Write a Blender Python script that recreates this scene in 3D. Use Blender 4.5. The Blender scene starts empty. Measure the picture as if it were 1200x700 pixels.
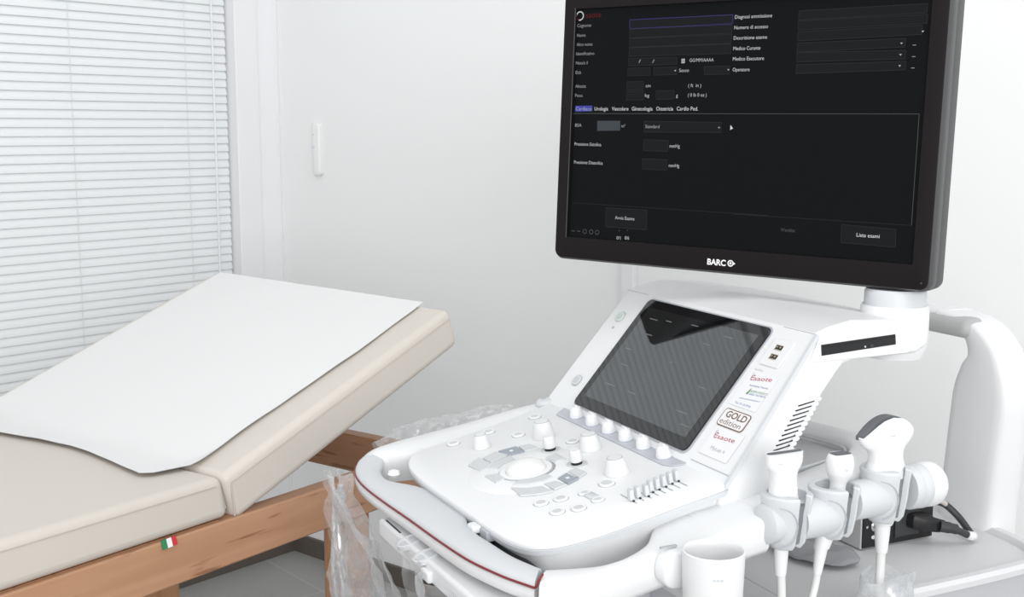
import bpy, bmesh, math, random
from mathutils import Vector, Matrix, noise
random.seed(7)
PI = math.pi
SC = bpy.context.scene
COL = SC.collection
D_deck=[[-0.1949, -0.0442], [-0.1938, -0.073], [-0.1745, -0.0918], [-0.1463, -0.1036], [-0.1075, -0.1084], [-0.0621, -0.1092], [-0.0058, -0.1083], [0.0721, -0.1071], [0.1328, -0.1067], [0.1632, -0.1047], [0.1863, -0.0999], [0.2053, -0.0914], [0.2168, -0.0783], [0.2247, -0.0615], [0.2298, -0.0325], [0.2311, -0.001], [0.2286, 0.0558], [0.227, 0.1025], [0.228, 0.1463], [0.221, 0.162], [0.21, 0.2], [-0.235, 0.2], [-0.2097, 0.0833], [-0.1995, 0.0239]]
D_knobs=[[-0.1292, -0.0007, 0.012, 0.0088, 0.0189], [-0.0973, 0.0788, 0.0158, 0.0111, 0.0227], [-0.0044, 0.1002, 0.0152, 0.0107, 0.0205], [0.0969, 0.081, 0.0158, 0.0106, 0.0204]]
D_toggles=[[-0.0417, 0.0601, 0.0085, 0.0074, 0.0207], [0.0319, 0.0601, 0.0082, 0.0071, 0.0199]]
D_buttons=[[-0.1793, 0.0318], [-0.132, 0.0561], [-0.1832, 0.1073], [-0.0468, 0.0963], [-0.1759, -0.0242], [0.1117, -0.0312], [0.1171, -0.0079], [0.1492, -0.0292], [0.1586, -0.0062]]
D_big_button=[[0.1183, 0.0542]]
D_rocker=[[0.1243, 0.0207], [0.1388, 0.0216], [0.1543, 0.0217]]
D_keys=[[0, [[-0.0757, -0.0444], [-0.0896, -0.0228], [-0.0597, -0.0202], [-0.0445, -0.0417]]], [0, [[-0.0845, -0.0197], [-0.0919, 0.0036], [-0.0657, 0.0105], [-0.0599, -0.0184]]], [1, [[-0.0913, 0.0068], [-0.0886, 0.0323], [-0.0615, 0.0313], [-0.065, 0.0069]]], [0, [[-0.0861, 0.0344], [-0.0813, 0.0498], [-0.0589, 0.0508], [-0.0612, 0.0322]]], [0, [[-0.0438, -0.0326], [-0.0562, -0.0171], [-0.0625, 0.0111], [-0.0459, 0.0101], [-0.042, -0.0092], [-0.0314, -0.0215]]], [0, [[-0.0213, -0.0448], [-0.0156, -0.0288], [0.0068, -0.0289], [0.0118, -0.0445]]], [0, [[0.043, -0.0379], [0.0601, -0.0221], [0.068, -0.007], [0.0924, -0.0055], [0.0863, -0.0242], [0.0744, -0.0401]]], [0, [[0.063, -0.0024], [0.0658, 0.0124], [0.0856, 0.0171], [0.0884, -0.0014]]], [1, [[0.0599, 0.0181], [0.0527, 0.0347], [0.08, 0.0364], [0.0854, 0.0193]]], [0, [[0.0494, 0.0381], [0.0458, 0.0519], [0.0702, 0.0536], [0.0778, 0.0387]]], [0, [[0.0331, -0.0312], [0.0261, -0.0177], [0.0355, -0.0028], [0.0361, 0.0154], [0.0499, 0.0165], [0.0538, 0.0002], [0.0487, -0.0155]]], [0, [[-0.0173, 0.0406], [-0.0219, 0.0581], [0.0069, 0.0584], [0.0053, 0.0439]]]]
D_ball=[0.0005, 0.0039]
D_ring=[[-0.0148, -0.0249], [0.0151, 0.032]]
D_slid=[[0.1852, 0.0492], [0.1836, 0.059], [0.1863, 0.0688], [0.1798, 0.0788], [0.1787, 0.0882], [0.1774, 0.0981], [0.1756, 0.1081], [0.1743, 0.1176]]
D_slot=[[0.161, 0.0498], [0.1954, 0.0509], [0.167, 0.1199], [0.1931, 0.1201]]
D_cap=[-0.2451, 0.1496]
D_strip=[[-0.1615, 0.1357], [-0.2284, 0.2015], [0.0994, 0.1855], [0.1301, 0.1562], [0.1351, 0.1405], [0.1186, 0.1314]]
D_sixknobs=[[-0.1289, 0.1496], [-0.0827, 0.1494], [-0.037, 0.1495], [0.0072, 0.1502], [0.0517, 0.1516], [0.0996, 0.151]]
D_glass=[[-0.1662, 0.0148], [-0.1846, 0.2073], [0.1272, 0.2074], [0.1254, 0.0143]]
D_disp=[[-0.1553, 0.0278], [-0.168, 0.1904], [0.0924, 0.1973], [0.126, 0.0323]]
D_ptop=[[-0.2431, 0.1995], [0.2029, 0.196]]
D_pbtn=[[-0.2079, 0.1668], [-0.2062, 0.1468], [-0.1985, 0.0491]]
D_usb=[[0.1593, 0.183], [0.1607, 0.1694]]
D_stick={'usbsym': [[0.1506, 0.148]], 'es1': [[0.1461, 0.1325], [0.1838, 0.1376]], 'tag': [[0.1523, 0.1241], [0.187, 0.1268]], 'box': [[0.1655, 0.1137], [0.1902, 0.1161]], 'web': [[0.1509, 0.1035], [0.1888, 0.1068]], 'tel': [[0.1483, 0.0989], [0.1791, 0.0991]], 'gold': [[0.1382, 0.0819], [0.1883, 0.0876], [0.1941, 0.0689], [0.1477, 0.0649]], 'goldt': [[0.1522, 0.0739], [0.1941, 0.0778]], 'edt': [[0.1543, 0.0654], [0.1945, 0.0684]], 'es2': [[0.1533, 0.0465], [0.1932, 0.0486]], 'ml': [[0.1611, 0.0315], [0.1895, 0.0312]]}
D_panTR=[[0.1838, 0.2183], [0.2258, 0.013], [-0.2442, 0.2161]]
D_mon={'o': [0.0836, 1.7827, 1.1402], 'w': [0.801, -0.5985, -0.0135], 'u': [0.0369, 0.0269, 0.999], 'n': [-0.5975, -0.8007, 0.0436]}
D_monc={'scrBR': [0.518, -0.0019], 'scrTL': [-0.0057, 0.3351], 'T2': [0.2272, 0.3356], 'bezBL': [-0.0194, -0.0304], 'bezBR': [0.5427, -0.0368], 'bezR': [0.5358, 0.3205], 'bezL': [-0.0276, 0.3481], 'R0': [0.5143, 0.3216], 'R158': [0.5184, 0.1597], 'side': [0.5535, -0.0284], 'side0': [0.5508, 0.3198]}
D_text=[['Cognome', [0.0014, 0.3075], 0.0242, 0.006, 0.55], ['Nome', [0.0017, 0.2935], 0.0148, 0.006, 0.55], ['Altro nome', [0.0017, 0.2803], 0.0273, 0.006, 0.55], ['Identificativo', [0.0014, 0.267], 0.0317, 0.006, 0.55], ['Nato/a il', [0.0017, 0.2537], 0.0206, 0.006, 0.55], ['Età', [0.0021, 0.2399], 0.0093, 0.006, 0.55], ['Altezza', [0.0024, 0.22], 0.0186, 0.006, 0.55], ['Peso', [0.0028, 0.2064], 0.0131, 0.006, 0.55], ['/', [0.1086, 0.254], 0.0032, 0.006, 0.7], ['/', [0.1309, 0.2536], 0.0031, 0.006, 0.7], ['GG/MM/AAAA', [0.1898, 0.2538], 0.0368, 0.006, 0.7], ['Sesso', [0.1742, 0.2403], 0.0153, 0.006, 0.7], ['cm', [0.1221, 0.2198], 0.0079, 0.006, 0.7], ['kg', [0.1216, 0.2062], 0.007, 0.006, 0.7], ['g', [0.1714, 0.2061], 0.003, 0.006, 0.7], ['( ft  in )', [0.1898, 0.2196], 0.0199, 0.006, 0.7], ['( 0 lb 0 oz )', [0.19, 0.2066], 0.0288, 0.006, 0.7], ['Cardiaco', [0.0052, 0.1868], 0.0274, 0.0068, 0.4], ['Urologia', [0.0377, 0.1869], 0.0234, 0.0068, 0.9], ['Vascolare', [0.0674, 0.1871], 0.0279, 0.0068, 0.9], ['Ginecologia', [0.1011, 0.1872], 0.0339, 0.0068, 0.9], ['Ostetricia', [0.141, 0.1874], 0.0271, 0.0068, 0.9], ['Cardio Ped.', [0.1737, 0.1876], 0.0331, 0.0068, 0.9], ['BSA', [0.005, 0.1631], 0.0114, 0.006, 0.6], ['m²', [0.0852, 0.163], 0.0062, 0.006, 0.6], ['Standard', [0.1247, 0.1627], 0.0228, 0.006, 0.6], ['Diagnosi ammissione', [0.2547, 0.3095], 0.0538, 0.0062, 0.8], ['Numero di accesso', [0.2547, 0.2956], 0.0488, 0.0062, 0.8], ['Descrizione esame', [0.2547, 0.2819], 0.0483, 0.0062, 0.8], ['Medico Curante', [0.255, 0.268], 0.0395, 0.0062, 0.8], ['Medico Esecutore', [0.2553, 0.2543], 0.0452, 0.0062, 0.8], ['Operatore', [0.2559, 0.24], 0.0248, 0.0062, 0.8], ['Pressione Sistolica', [0.0054, 0.1355], 0.0466, 0.0062, 0.75], ['Pressione Diastolica', [0.0059, 0.1088], 0.0501, 0.0062, 0.75], ['mmHg', [0.1653, 0.1361], 0.0162, 0.0062, 0.75], ['mmHg', [0.1657, 0.109], 0.0166, 0.0062, 0.75], ['Avvia Esame', [0.0814, 0.0309], 0.0327, 0.0062, 0.75], ['0/1', [0.0856, 0.0017], 0.007, 0.0062, 0.75], ['0/6', [0.0995, 0.0027], 0.0073, 0.0062, 0.75], ['Worklist', [0.3391, 0.0298], 0.0203, 0.0058, 0.35], ['Lista esami', [0.4427, 0.0297], 0.0297, 0.0062, 0.85]]
D_brand=[[0.2358, -0.0223], [0.2669, -0.0216], [0.2705, -0.0174], [0.2766, -0.0176]]
D_slogo=[[0.0053, 0.3236], [0.0157, 0.3204], [0.0442, 0.3209]]
D_fields=[[1, 2, [[0.0904, 0.3147], [0.2517, 0.315], [0.2519, 0.3032], [0.0911, 0.3021]]], [1, 0, [[0.0912, 0.3016], [0.2514, 0.3016], [0.2516, 0.2908], [0.0912, 0.2893]]], [1, 0, [[0.0919, 0.2885], [0.2514, 0.2893], [0.2515, 0.2774], [0.0916, 0.2762]]], [1, 0, [[0.092, 0.2754], [0.2513, 0.2764], [0.2516, 0.2638], [0.092, 0.2634]]], [1, 0, [[0.0915, 0.2606], [0.1696, 0.2606], [0.1702, 0.251], [0.0921, 0.2502]]], [1, 0, [[0.091, 0.2469], [0.1278, 0.2472], [0.1284, 0.2366], [0.0916, 0.236]]], [1, 0, [[0.1332, 0.2471], [0.1704, 0.2473], [0.171, 0.2371], [0.1338, 0.2365]]], [1, 0, [[0.2127, 0.2471], [0.2509, 0.2475], [0.2515, 0.2366], [0.2134, 0.2363]]], [1, 0, [[0.0904, 0.2277], [0.1178, 0.228], [0.1184, 0.2166], [0.0911, 0.2159]]], [1, 0, [[0.0906, 0.214], [0.1186, 0.2144], [0.1193, 0.2024], [0.0912, 0.2018]]], [1, 0, [[0.1394, 0.2148], [0.168, 0.2152], [0.1687, 0.2034], [0.1401, 0.2026]]], [3, 0, [[0.0432, 0.1721], [0.0827, 0.1724], [0.0829, 0.1585], [0.0436, 0.1574]]], [1, 0, [[0.1219, 0.1723], [0.2434, 0.1719], [0.2437, 0.1582], [0.1228, 0.1569]]], [4, 0, [[0.0035, 0.1936], [0.0336, 0.194], [0.0337, 0.1858], [0.0036, 0.1851]]], [1, 0, [[0.1233, 0.1464], [0.1627, 0.1457], [0.1628, 0.1304], [0.1234, 0.1308]]], [1, 0, [[0.1227, 0.1196], [0.1626, 0.1189], [0.1631, 0.1043], [0.1232, 0.1047]]], [1, 0, [[0.0652, 0.0467], [0.1341, 0.0467], [0.1348, 0.0186], [0.0658, 0.0187]]], [1, 0, [[0.4218, 0.0438], [0.4925, 0.042], [0.4934, 0.0196], [0.4227, 0.0207]]], [1, 0, [[0.3454, 0.316], [0.511, 0.3175], [0.5109, 0.3066], [0.3457, 0.3043]]], [1, 0, [[0.3456, 0.3033], [0.512, 0.3046], [0.5119, 0.2937], [0.3458, 0.2916]]], [1, 0, [[0.3459, 0.2894], [0.507, 0.2918], [0.5068, 0.2808], [0.3461, 0.2777]]], [1, 0, [[0.3462, 0.2749], [0.4874, 0.2766], [0.4872, 0.2663], [0.3464, 0.2632]]], [1, 0, [[0.3463, 0.2626], [0.4885, 0.2622], [0.4883, 0.2518], [0.3466, 0.2509]]], [1, 0, [[0.3467, 0.2473], [0.4895, 0.2489], [0.4893, 0.2385], [0.3469, 0.2356]]]]
D_lines=[[[0.004, 0.1837], [0.055, 0.1839]], [[-0.0151, 0.1821], [0.5107, 0.1848]], [[0.5107, 0.1848], [0.5114, 0.0482]], [[0.0066, 0.0509], [0.3195, 0.0495]], [[0.2696, 0.0487], [0.5114, 0.0482]]]
D_dots=[[0.5075, 0.2844], [0.4824, 0.2708], [0.4822, 0.257], [0.4822, 0.2435], [0.168, 0.2422], [0.2494, 0.2423], [0.2403, 0.1647], [0.2401, 0.1648]]
D_dash=[[0.4985, 0.2691], [0.4986, 0.2552], [0.4986, 0.2415]]
D_icons=[[0.0096, 0.0091], [0.0192, 0.0094], [0.0301, 0.0097], [0.0414, 0.0097], [0.0517, 0.0096]]
D_cal=[0.1797, 0.2553]
D_cursor=[0.2573, 0.165]
D_red=[[-0.172, -0.1638, 0.8399], [-0.1266, -0.1662, 0.8397], [-0.0646, -0.1642, 0.8399], [0.0151, -0.1593, 0.8403], [0.0902, -0.1558, 0.8405], [0.1554, -0.1512, 0.8409], [0.1909, -0.1462, 0.8413], [0.2351, -0.1362, 0.8421], [0.2614, -0.1271, 0.8428], [0.281, -0.1211, 0.8433]]
D_grip_in=[[-0.233, -0.111, 0.8441], [-0.2079, -0.1159, 0.8437], [-0.1773, -0.1301, 0.8426], [-0.1336, -0.1308, 0.8425], [-0.1036, -0.1249, 0.843], [-0.0808, -0.1004, 0.845], [-0.0269, -0.0982, 0.8451], [0.038, -0.0966, 0.8453], [0.068, -0.1038, 0.8447], [0.1105, -0.1144, 0.8438], [0.145, -0.1106, 0.8442], [0.1952, -0.1077, 0.8444], [0.2454, -0.0965, 0.8453]]
D_rimR_out=[[0.2941, -0.1275, 0.8428], [0.3061, -0.1029, 0.8448], [0.3037, -0.0625, 0.848], [0.2884, 0.0077, 0.8536], [0.2731, 0.0932, 0.8605], [0.2593, 0.1754, 0.867]]
D_rimR_in=[[0.2433, -0.0955, 0.8454], [0.2706, -0.0644, 0.8478], [0.2729, -0.03, 0.8506], [0.2599, 0.0038, 0.8533], [0.2393, 0.0378, 0.856]]

# ------------------------------------------------------------------ materials
MATS = {}
def mat(name, col, rough=.5, metal=0., spec=.5, emit=None, estr=1., bump=None, trans=0., alpha=1., coat=0., sss=0.):
    m = bpy.data.materials.new(name); m.use_nodes = True
    nt = m.node_tree; b = nt.nodes['Principled BSDF']
    b.inputs['Base Color'].default_value = (*col, 1)
    b.inputs['Roughness'].default_value = rough
    b.inputs['Metallic'].default_value = metal
    b.inputs['Specular IOR Level'].default_value = spec
    b.inputs['Transmission Weight'].default_value = trans
    b.inputs['Alpha'].default_value = alpha
    b.inputs['Coat Weight'].default_value = coat
    if emit:
        b.inputs['Emission Color'].default_value = (*emit, 1)
        b.inputs['Emission Strength'].default_value = estr
    if bump:
        scale, strength, dist = bump
        tc = nt.nodes.new('ShaderNodeTexCoord'); nz = nt.nodes.new('ShaderNodeTexNoise')
        nz.inputs['Scale'].default_value = scale; nz.inputs['Detail'].default_value = 4
        bp = nt.nodes.new('ShaderNodeBump'); bp.inputs['Strength'].default_value = strength
        bp.inputs['Distance'].default_value = dist
        nt.links.new(tc.outputs['Object'], nz.inputs['Vector'])
        nt.links.new(nz.outputs['Fac'], bp.inputs['Height'])
        nt.links.new(bp.outputs['Normal'], b.inputs['Normal'])
    MATS[name] = m
    return m
def nodes_of(m): return m.node_tree, m.node_tree.nodes['Principled BSDF']

M_white = mat('white_plastic', (.775, .78, .785), .38, spec=.4)
M_deck = mat('matte_white_plastic', (.80, .805, .81), .5, spec=.35)
M_pale = mat('pale_grey_plastic', (.61, .625, .64), .45, spec=.4)
M_grip = mat('grip_grey_plastic', (.63, .645, .66), .5, spec=.35)
M_mid = mat('grey_plastic', (.44, .46, .49), .45, spec=.4)
M_key = mat('key_grey', (.60, .615, .62), .5, spec=.35)
M_keyd = mat('key_dark_grey', (.33, .36, .40), .5, spec=.35)
M_knob = mat('knob_white', (.74, .745, .745), .45, spec=.4)
M_outline = mat('outline_grey', (.42, .44, .45), .5)
M_black = mat('black_plastic', (.012, .012, .013), .4, spec=.4)
M_bezel = mat('monitor_black', (.011, .009, .0095), .45, spec=.12)
M_side = mat('monitor_side_grey', (.06, .06, .062), .45, spec=.45)
M_screen = mat('monitor_screen', (.0055, .006, .007), .35, spec=.06)
M_glass = mat('touch_glass', (.005, .005, .006), .03, spec=.7)
M_disp = mat('touch_display', (.15, .155, .158), .035, metal=1., emit=(.95, 1., 1.02), estr=.006)
M_red = mat('dark_red', (.20, .012, .02), .4)
M_logo_red = mat('sticker_red', (.42, .02, .07), .5)
M_blue = mat('sticker_blue', (.12, .19, .42), .5)
M_brown = mat('sticker_brown', (.17, .085, .035), .5)
M_green = mat('sticker_green', (.10, .28, .12), .5)
M_sticker = mat('sticker_white', (.80, .80, .81), .4)
M_tray = mat('tray_grey', (.64, .645, .65), .5, spec=.35)
M_trayrim = mat('tray_rim_grey', (.66, .665, .675), .5, spec=.35)
M_bodygrey = mat('cart_body_grey', (.50, .505, .53), .5)
M_lens = mat('probe_lens', (.11, .115, .125), .5)
M_metal = mat('steel', (.7, .7, .7), .25, metal=1.)
M_gold = mat('contact_metal', (.55, .47, .33), .35, metal=1.)
M_cable = mat('cable_white', (.72, .72, .715), .5)
M_beige = mat('cable_beige', (.52, .49, .44), .5)
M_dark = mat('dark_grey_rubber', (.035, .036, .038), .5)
M_pouch = mat('grey_fabric', (.30, .305, .32), .7, bump=(60, .3, .002))
M_cream = mat('cream_leatherette', (.62, .575, .515), .42, spec=.35, bump=(300, .05, .0006))
M_stitch = mat('stitch_cream', (.54, .49, .43), .6)
M_paper = mat('white_paper', (.74, .74, .735), .8, spec=.1, bump=(14, .12, .004))
M_wall = mat('wall_paint', (.88, .885, .88), .75, spec=.2, bump=(220, .04, .0005))
M_wall2 = mat('wall_paint_cool', (.86, .865, .88), .75, spec=.2)
M_frame = mat('window_frame_white', (.84, .84, .85), .4, spec=.4)
M_slat = mat('blind_slat', (.82, .84, .85), .42, spec=.4)
M_cord = mat('blind_cord', (.72, .74, .75), .6)
M_switch = mat('device_white', (.84, .84, .83), .35)
M_base = mat('baseboard_taupe', (.115, .098, .085), .5)
M_tgreen = mat('tag_green', (.02, .22, .08), .6); M_tred = mat('tag_red', (.55, .03, .04), .6); M_twhite = mat('tag_white', (.8, .8, .8), .6)

def text_mat(name, c):
    return mat(name, (.01, .01, .01), .5, spec=.1, emit=c, estr=1.)
M_t = {.35: text_mat('text_dim', (.075, .075, .075)), .4: text_mat('text_tab', (.30, .30, .45)), .55: text_mat('text_grey', (.26, .27, .27)),
       .6: text_mat('text_grey_b', (.30, .31, .31)), .7: text_mat('text_mid', (.42, .43, .43)), .75: text_mat('text_mid_b', (.46, .47, .47)),
       .8: text_mat('text_light', (.52, .53, .53)), .85: text_mat('text_bright', (.62, .63, .63)), .9: text_mat('text_white', (.60, .61, .61))}
M_ui = {0: mat('ui_line', (.006, .0065, .007), .4, spec=.1, emit=(.013, .014, .015)), 1: mat('ui_field', (.006, .0065, .0075), .4, spec=.1, emit=(.002, .0023, .0026)),
        2: mat('ui_line_blue', (.006, .006, .01), .4, spec=.1, emit=(.022, .022, .09)), 3: mat('ui_field_grey', (.006, .0065, .0075), .4, spec=.1, emit=(.045, .052, .06)),
        4: mat('ui_tab_blue', (.006, .0065, .0075), .4, spec=.1, emit=(.045, .05, .30))}
M_uilogo = mat('ui_logo_red', (.01, .005, .005), .4, spec=.1, emit=(.085, .006, .01))
M_brand = mat('print_white', (.85, .85, .85), .5)

def wood(name, c1, c2, axis=0, seed=0.):
    m = mat(name, c1, .45, spec=.35); nt, b = nodes_of(m)
    tc = nt.nodes.new('ShaderNodeTexCoord'); mp = nt.nodes.new('ShaderNodeMapping')
    sc = [26, 26, 26]; sc[axis] = 1.6
    mp.inputs['Scale'].default_value = sc; mp.inputs['Location'].default_value = (seed, seed*.7, seed*.3)
    nz = nt.nodes.new('ShaderNodeTexNoise'); nz.inputs['Scale'].default_value = 1.6; nz.inputs['Detail'].default_value = 6; nz.inputs['Distortion'].default_value = .6
    cr = nt.nodes.new('ShaderNodeValToRGB'); cr.color_ramp.elements[0].position = .3; cr.color_ramp.elements[1].position = .72
    cr.color_ramp.elements[0].color = (*c2, 1); cr.color_ramp.elements[1].color = (*c1, 1)
    mp2 = nt.nodes.new('ShaderNodeMapping'); s2 = [90, 90, 90]; s2[axis] = 9
    mp2.inputs['Scale'].default_value = s2
    n2 = nt.nodes.new('ShaderNodeTexNoise'); n2.inputs['Scale'].default_value = 1.; n2.inputs['Detail'].default_value = 2
    c3 = nt.nodes.new('ShaderNodeValToRGB'); c3.color_ramp.elements[0].position = .30; c3.color_ramp.elements[1].position = .38
    c3.color_ramp.elements[0].color = (.62, .55, .5, 1); c3.color_ramp.elements[1].color = (1, 1, 1, 1)
    mx = nt.nodes.new('ShaderNodeMix'); mx.data_type = 'RGBA'; mx.blend_type = 'MULTIPLY'; mx.inputs['Factor'].default_value = 1
    L = nt.links.new
    L(tc.outputs['Object'], mp.inputs['Vector']); L(mp.outputs['Vector'], nz.inputs['Vector']); L(nz.outputs['Fac'], cr.inputs['Fac'])
    L(tc.outputs['Object'], mp2.inputs['Vector']); L(mp2.outputs['Vector'], n2.inputs['Vector']); L(n2.outputs['Fac'], c3.inputs['Fac'])
    L(cr.outputs['Color'], mx.inputs['A']); L(c3.outputs['Color'], mx.inputs['B']); L(mx.outputs['Result'], b.inputs['Base Color'])
    return m
M_wood = wood('beech_rail', (.53, .30, .185), (.43, .23, .13), 0)
M_woodc = wood('beech_cross', (.46, .24, .135), (.37, .185, .095), 1, 3.)
M_woodv = wood('beech_leg', (.48, .255, .145), (.38, .19, .10), 2, 5.)

def film(name, base, amount, rough):
    m = bpy.data.materials.new(name); m.use_nodes = True; nt = m.node_tree
    nt.nodes.remove(nt.nodes['Principled BSDF']); out = nt.nodes['Material Output']
    N = nt.nodes.new; L = nt.links.new
    tr = N('ShaderNodeBsdfTransparent'); tr.inputs['Color'].default_value = (.97, .97, .975, 1)
    di = N('ShaderNodeBsdfDiffuse'); di.inputs['Color'].default_value = (*base, 1)
    tl = N('ShaderNodeBsdfTranslucent'); tl.inputs['Color'].default_value = (*base, 1)
    gl = N('ShaderNodeBsdfGlossy'); gl.inputs['Roughness'].default_value = rough; gl.inputs['Color'].default_value = (.95, .95, .95, 1)
    a = N('ShaderNodeMixShader'); a.inputs['Fac'].default_value = .5; L(di.outputs[0], a.inputs[1]); L(tl.outputs[0], a.inputs[2])
    g = N('ShaderNodeMixShader'); g.inputs['Fac'].default_value = .35; L(a.outputs[0], g.inputs[1]); L(gl.outputs[0], g.inputs[2])
    lw = N('ShaderNodeLayerWeight'); lw.inputs['Blend'].default_value = .35
    tc = N('ShaderNodeTexCoord'); nz = N('ShaderNodeTexNoise'); nz.inputs['Scale'].default_value = 26; nz.inputs['Detail'].default_value = 5; nz.inputs['Distortion'].default_value = 1.2
    L(tc.outputs['Object'], nz.inputs['Vector'])
    mr = N('ShaderNodeMapRange'); mr.inputs['From Min'].default_value = .38; mr.inputs['From Max'].default_value = .72; mr.inputs['To Min'].default_value = amount*.55; mr.inputs['To Max'].default_value = amount*1.7
    L(nz.outputs['Fac'], mr.inputs['Value'])
    ad = N('ShaderNodeMath'); ad.operation = 'MULTIPLY_ADD'; ad.inputs[1].default_value = .55; ad.use_clamp = True
    L(lw.outputs['Facing'], ad.inputs[0]); L(mr.outputs['Result'], ad.inputs[2])
    bp = N('ShaderNodeBump'); bp.inputs['Strength'].default_value = .6; bp.inputs['Distance'].default_value = .004
    L(nz.outputs['Fac'], bp.inputs['Height']); L(bp.outputs['Normal'], gl.inputs['Normal']); L(bp.outputs['Normal'], lw.inputs['Normal'])
    f = N('ShaderNodeMixShader'); L(ad.outputs[0], f.inputs['Fac']); L(tr.outputs[0], f.inputs[1]); L(g.outputs[0], f.inputs[2])
    L(f.outputs[0], out.inputs['Surface'])
    return m
M_film = film('clear_film', (.86, .87, .88), .19, .18)
M_film2 = film('milky_film', (.82, .84, .86), .50, .25)

def tile_mat():
    m = mat('grey_floor_tile', (.2, .2, .2), .42, spec=.4); nt, b = nodes_of(m)
    N = nt.nodes.new; L = nt.links.new
    tc = N('ShaderNodeTexCoord'); mp = N('ShaderNodeMapping'); mp.inputs['Rotation'].default_value = (0, 0, math.radians(-40.2)); mp.inputs['Location'].default_value = (.12, .33, 0)
    br = N('ShaderNodeTexBrick'); br.offset = 0; br.inputs['Scale'].default_value = 1.
    br.inputs['Brick Width'].default_value = .45; br.inputs['Row Height'].default_value = .45; br.inputs['Mortar Size'].default_value = .003; br.inputs['Mortar Smooth'].default_value = .3
    br.inputs['Color1'].default_value = (.31, .31, .298, 1); br.inputs['Color2'].default_value = (.33, .33, .315, 1); br.inputs['Mortar'].default_value = (.40, .395, .375, 1)
    L(tc.outputs['Object'], mp.inputs['Vector']); L(mp.outputs['Vector'], br.inputs['Vector']); L(br.outputs['Color'], b.inputs['Base Color'])
    return m
M_tile = tile_mat()

# ------------------------------------------------------------------ mesh helpers
class MB:
    def __init__(s): s.v = []; s.f = []; s.m = []
    def add(s, vs, fs, mi=0):
        o = len(s.v); s.v += [tuple(p) for p in vs]
        for f in fs: s.f.append([i+o for i in f]); s.m.append(mi)
        return s
    def loft(s, rings, mi=0, cap0=True, cap1=True, closed=False):
        n = len(rings[0]); vs = [p for r in rings for p in r]; fs = []
        k = len(rings)
        for i in range(k if closed else k-1):
            a, b = i*n, ((i+1) % k)*n
            for j in range(n):
                j2 = (j+1) % n
                fs.append([a+j, a+j2, b+j2, b+j])
        if not closed:
            if cap0: fs.append(list(range(n))[::-1])
            if cap1: fs.append([(k-1)*n+j for j in range(n)])
        return s.add(vs, fs, mi)
    def box(s, x0, x1, y0, y1, z0, z1, mi=0):
        return s.loft([[(x0,y0,z0),(x1,y0,z0),(x1,y1,z0),(x0,y1,z0)], [(x0,y0,z1),(x1,y0,z1),(x1,y1,z1),(x0,y1,z1)]], mi)
    def lathe(s, prof, o=(0,0,0), ax=(0,0,1), n=24, mi=0, sx=1., sy=1.):
        ax = Vector(ax).normalized(); t = Vector((1,0,0)) if abs(ax.x) < .9 else Vector((0,1,0))
        u = ax.cross(t).normalized(); w = ax.cross(u); o = Vector(o)
        if ax.z > .99: u, w = Vector((1,0,0)), Vector((0,1,0))
        rings = [[o + u*(r*sx*math.cos(2*PI*j/n)) + w*(r*sy*math.sin(2*PI*j/n)) + ax*h for j in range(n)] for r, h in prof]
        return s.loft(rings, mi)
    def tube(s, path, r, n=10, mi=0):
        P = [Vector(p) for p in path]; k = len(P); rr = r if isinstance(r, (list, tuple)) else [r]*k
        rings = []; u = None
        for i in range(k):
            t = (P[min(i+1, k-1)] - P[max(i-1, 0)]).normalized()
            if u is None:
                a = Vector((0,0,1)) if abs(t.z) < .9 else Vector((1,0,0)); u = t.cross(a).normalized()
            else: u = (u - t*u.dot(t)).normalized()
            w = t.cross(u)
            rings.append([P[i] + (u*math.cos(2*PI*j/n) + w*math.sin(2*PI*j/n))*rr[i] for j in range(n)])
        return s.loft(rings, mi)
    def poly(s, pts, off, mi=0):
        off = Vector(off); a = [Vector(p) for p in pts]
        return s.loft([a, [p+off for p in a]], mi)
    def build(s, name, mats, parent=None, smooth=35, bevel=0, seg=3, sub=0):
        me = bpy.data.meshes.new(name); me.from_pydata(s.v, [], s.f)
        mats = mats if isinstance(mats, (list, tuple)) else [mats]
        for m in mats: me.materials.append(m)
        for p, i in zip(me.polygons, s.m): p.material_index = i
        bm = bmesh.new(); bm.from_mesh(me); bmesh.ops.recalc_face_normals(bm, faces=bm.faces); bm.to_mesh(me); bm.free()
        if smooth:
            me.polygons.foreach_set('use_smooth', [True]*len(me.polygons))
            me.set_sharp_from_angle(angle=math.radians(smooth))
        o = bpy.data.objects.new(name, me); COL.objects.link(o)
        if parent: o.parent = parent
        if bevel:
            b = o.modifiers.new('bevel', 'BEVEL'); b.width = bevel; b.segments = seg; b.limit_method = 'ANGLE'; b.angle_limit = math.radians(40)
        if sub:
            b = o.modifiers.new('sub', 'SUBSURF'); b.levels = sub; b.render_levels = sub
        return o
def tag(o, label=None, cat=None, group=None, kind=None):
    if label: o['label'] = label
    if cat: o['category'] = cat
    if group: o['group'] = group
    if kind: o['kind'] = kind
    return o
def thing(name, loc, rz, label, cat, group=None):
    o = bpy.data.objects.new(name, None); o.empty_display_size = .05; COL.objects.link(o)
    o.location = loc; o.rotation_euler = (0, 0, rz)
    return tag(o, label, cat, group)
def crom(P, n=6, closed=False):
    P = [Vector(p) for p in P]; k = len(P); out = []
    for i in range(k if closed else k-1):
        if closed: a, b, c, d = P[i-1], P[i], P[(i+1) % k], P[(i+2) % k]
        else: a, b, c, d = P[max(i-1, 0)], P[i], P[i+1], P[min(i+2, k-1)]
        for j in range(n):
            t = j/n
            out.append(.5*((2*b) + (c-a)*t + (2*a-5*b+4*c-d)*t*t + (3*b-a-3*c+d)*t**3))
    if not closed: out.append(P[-1])
    return out
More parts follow.
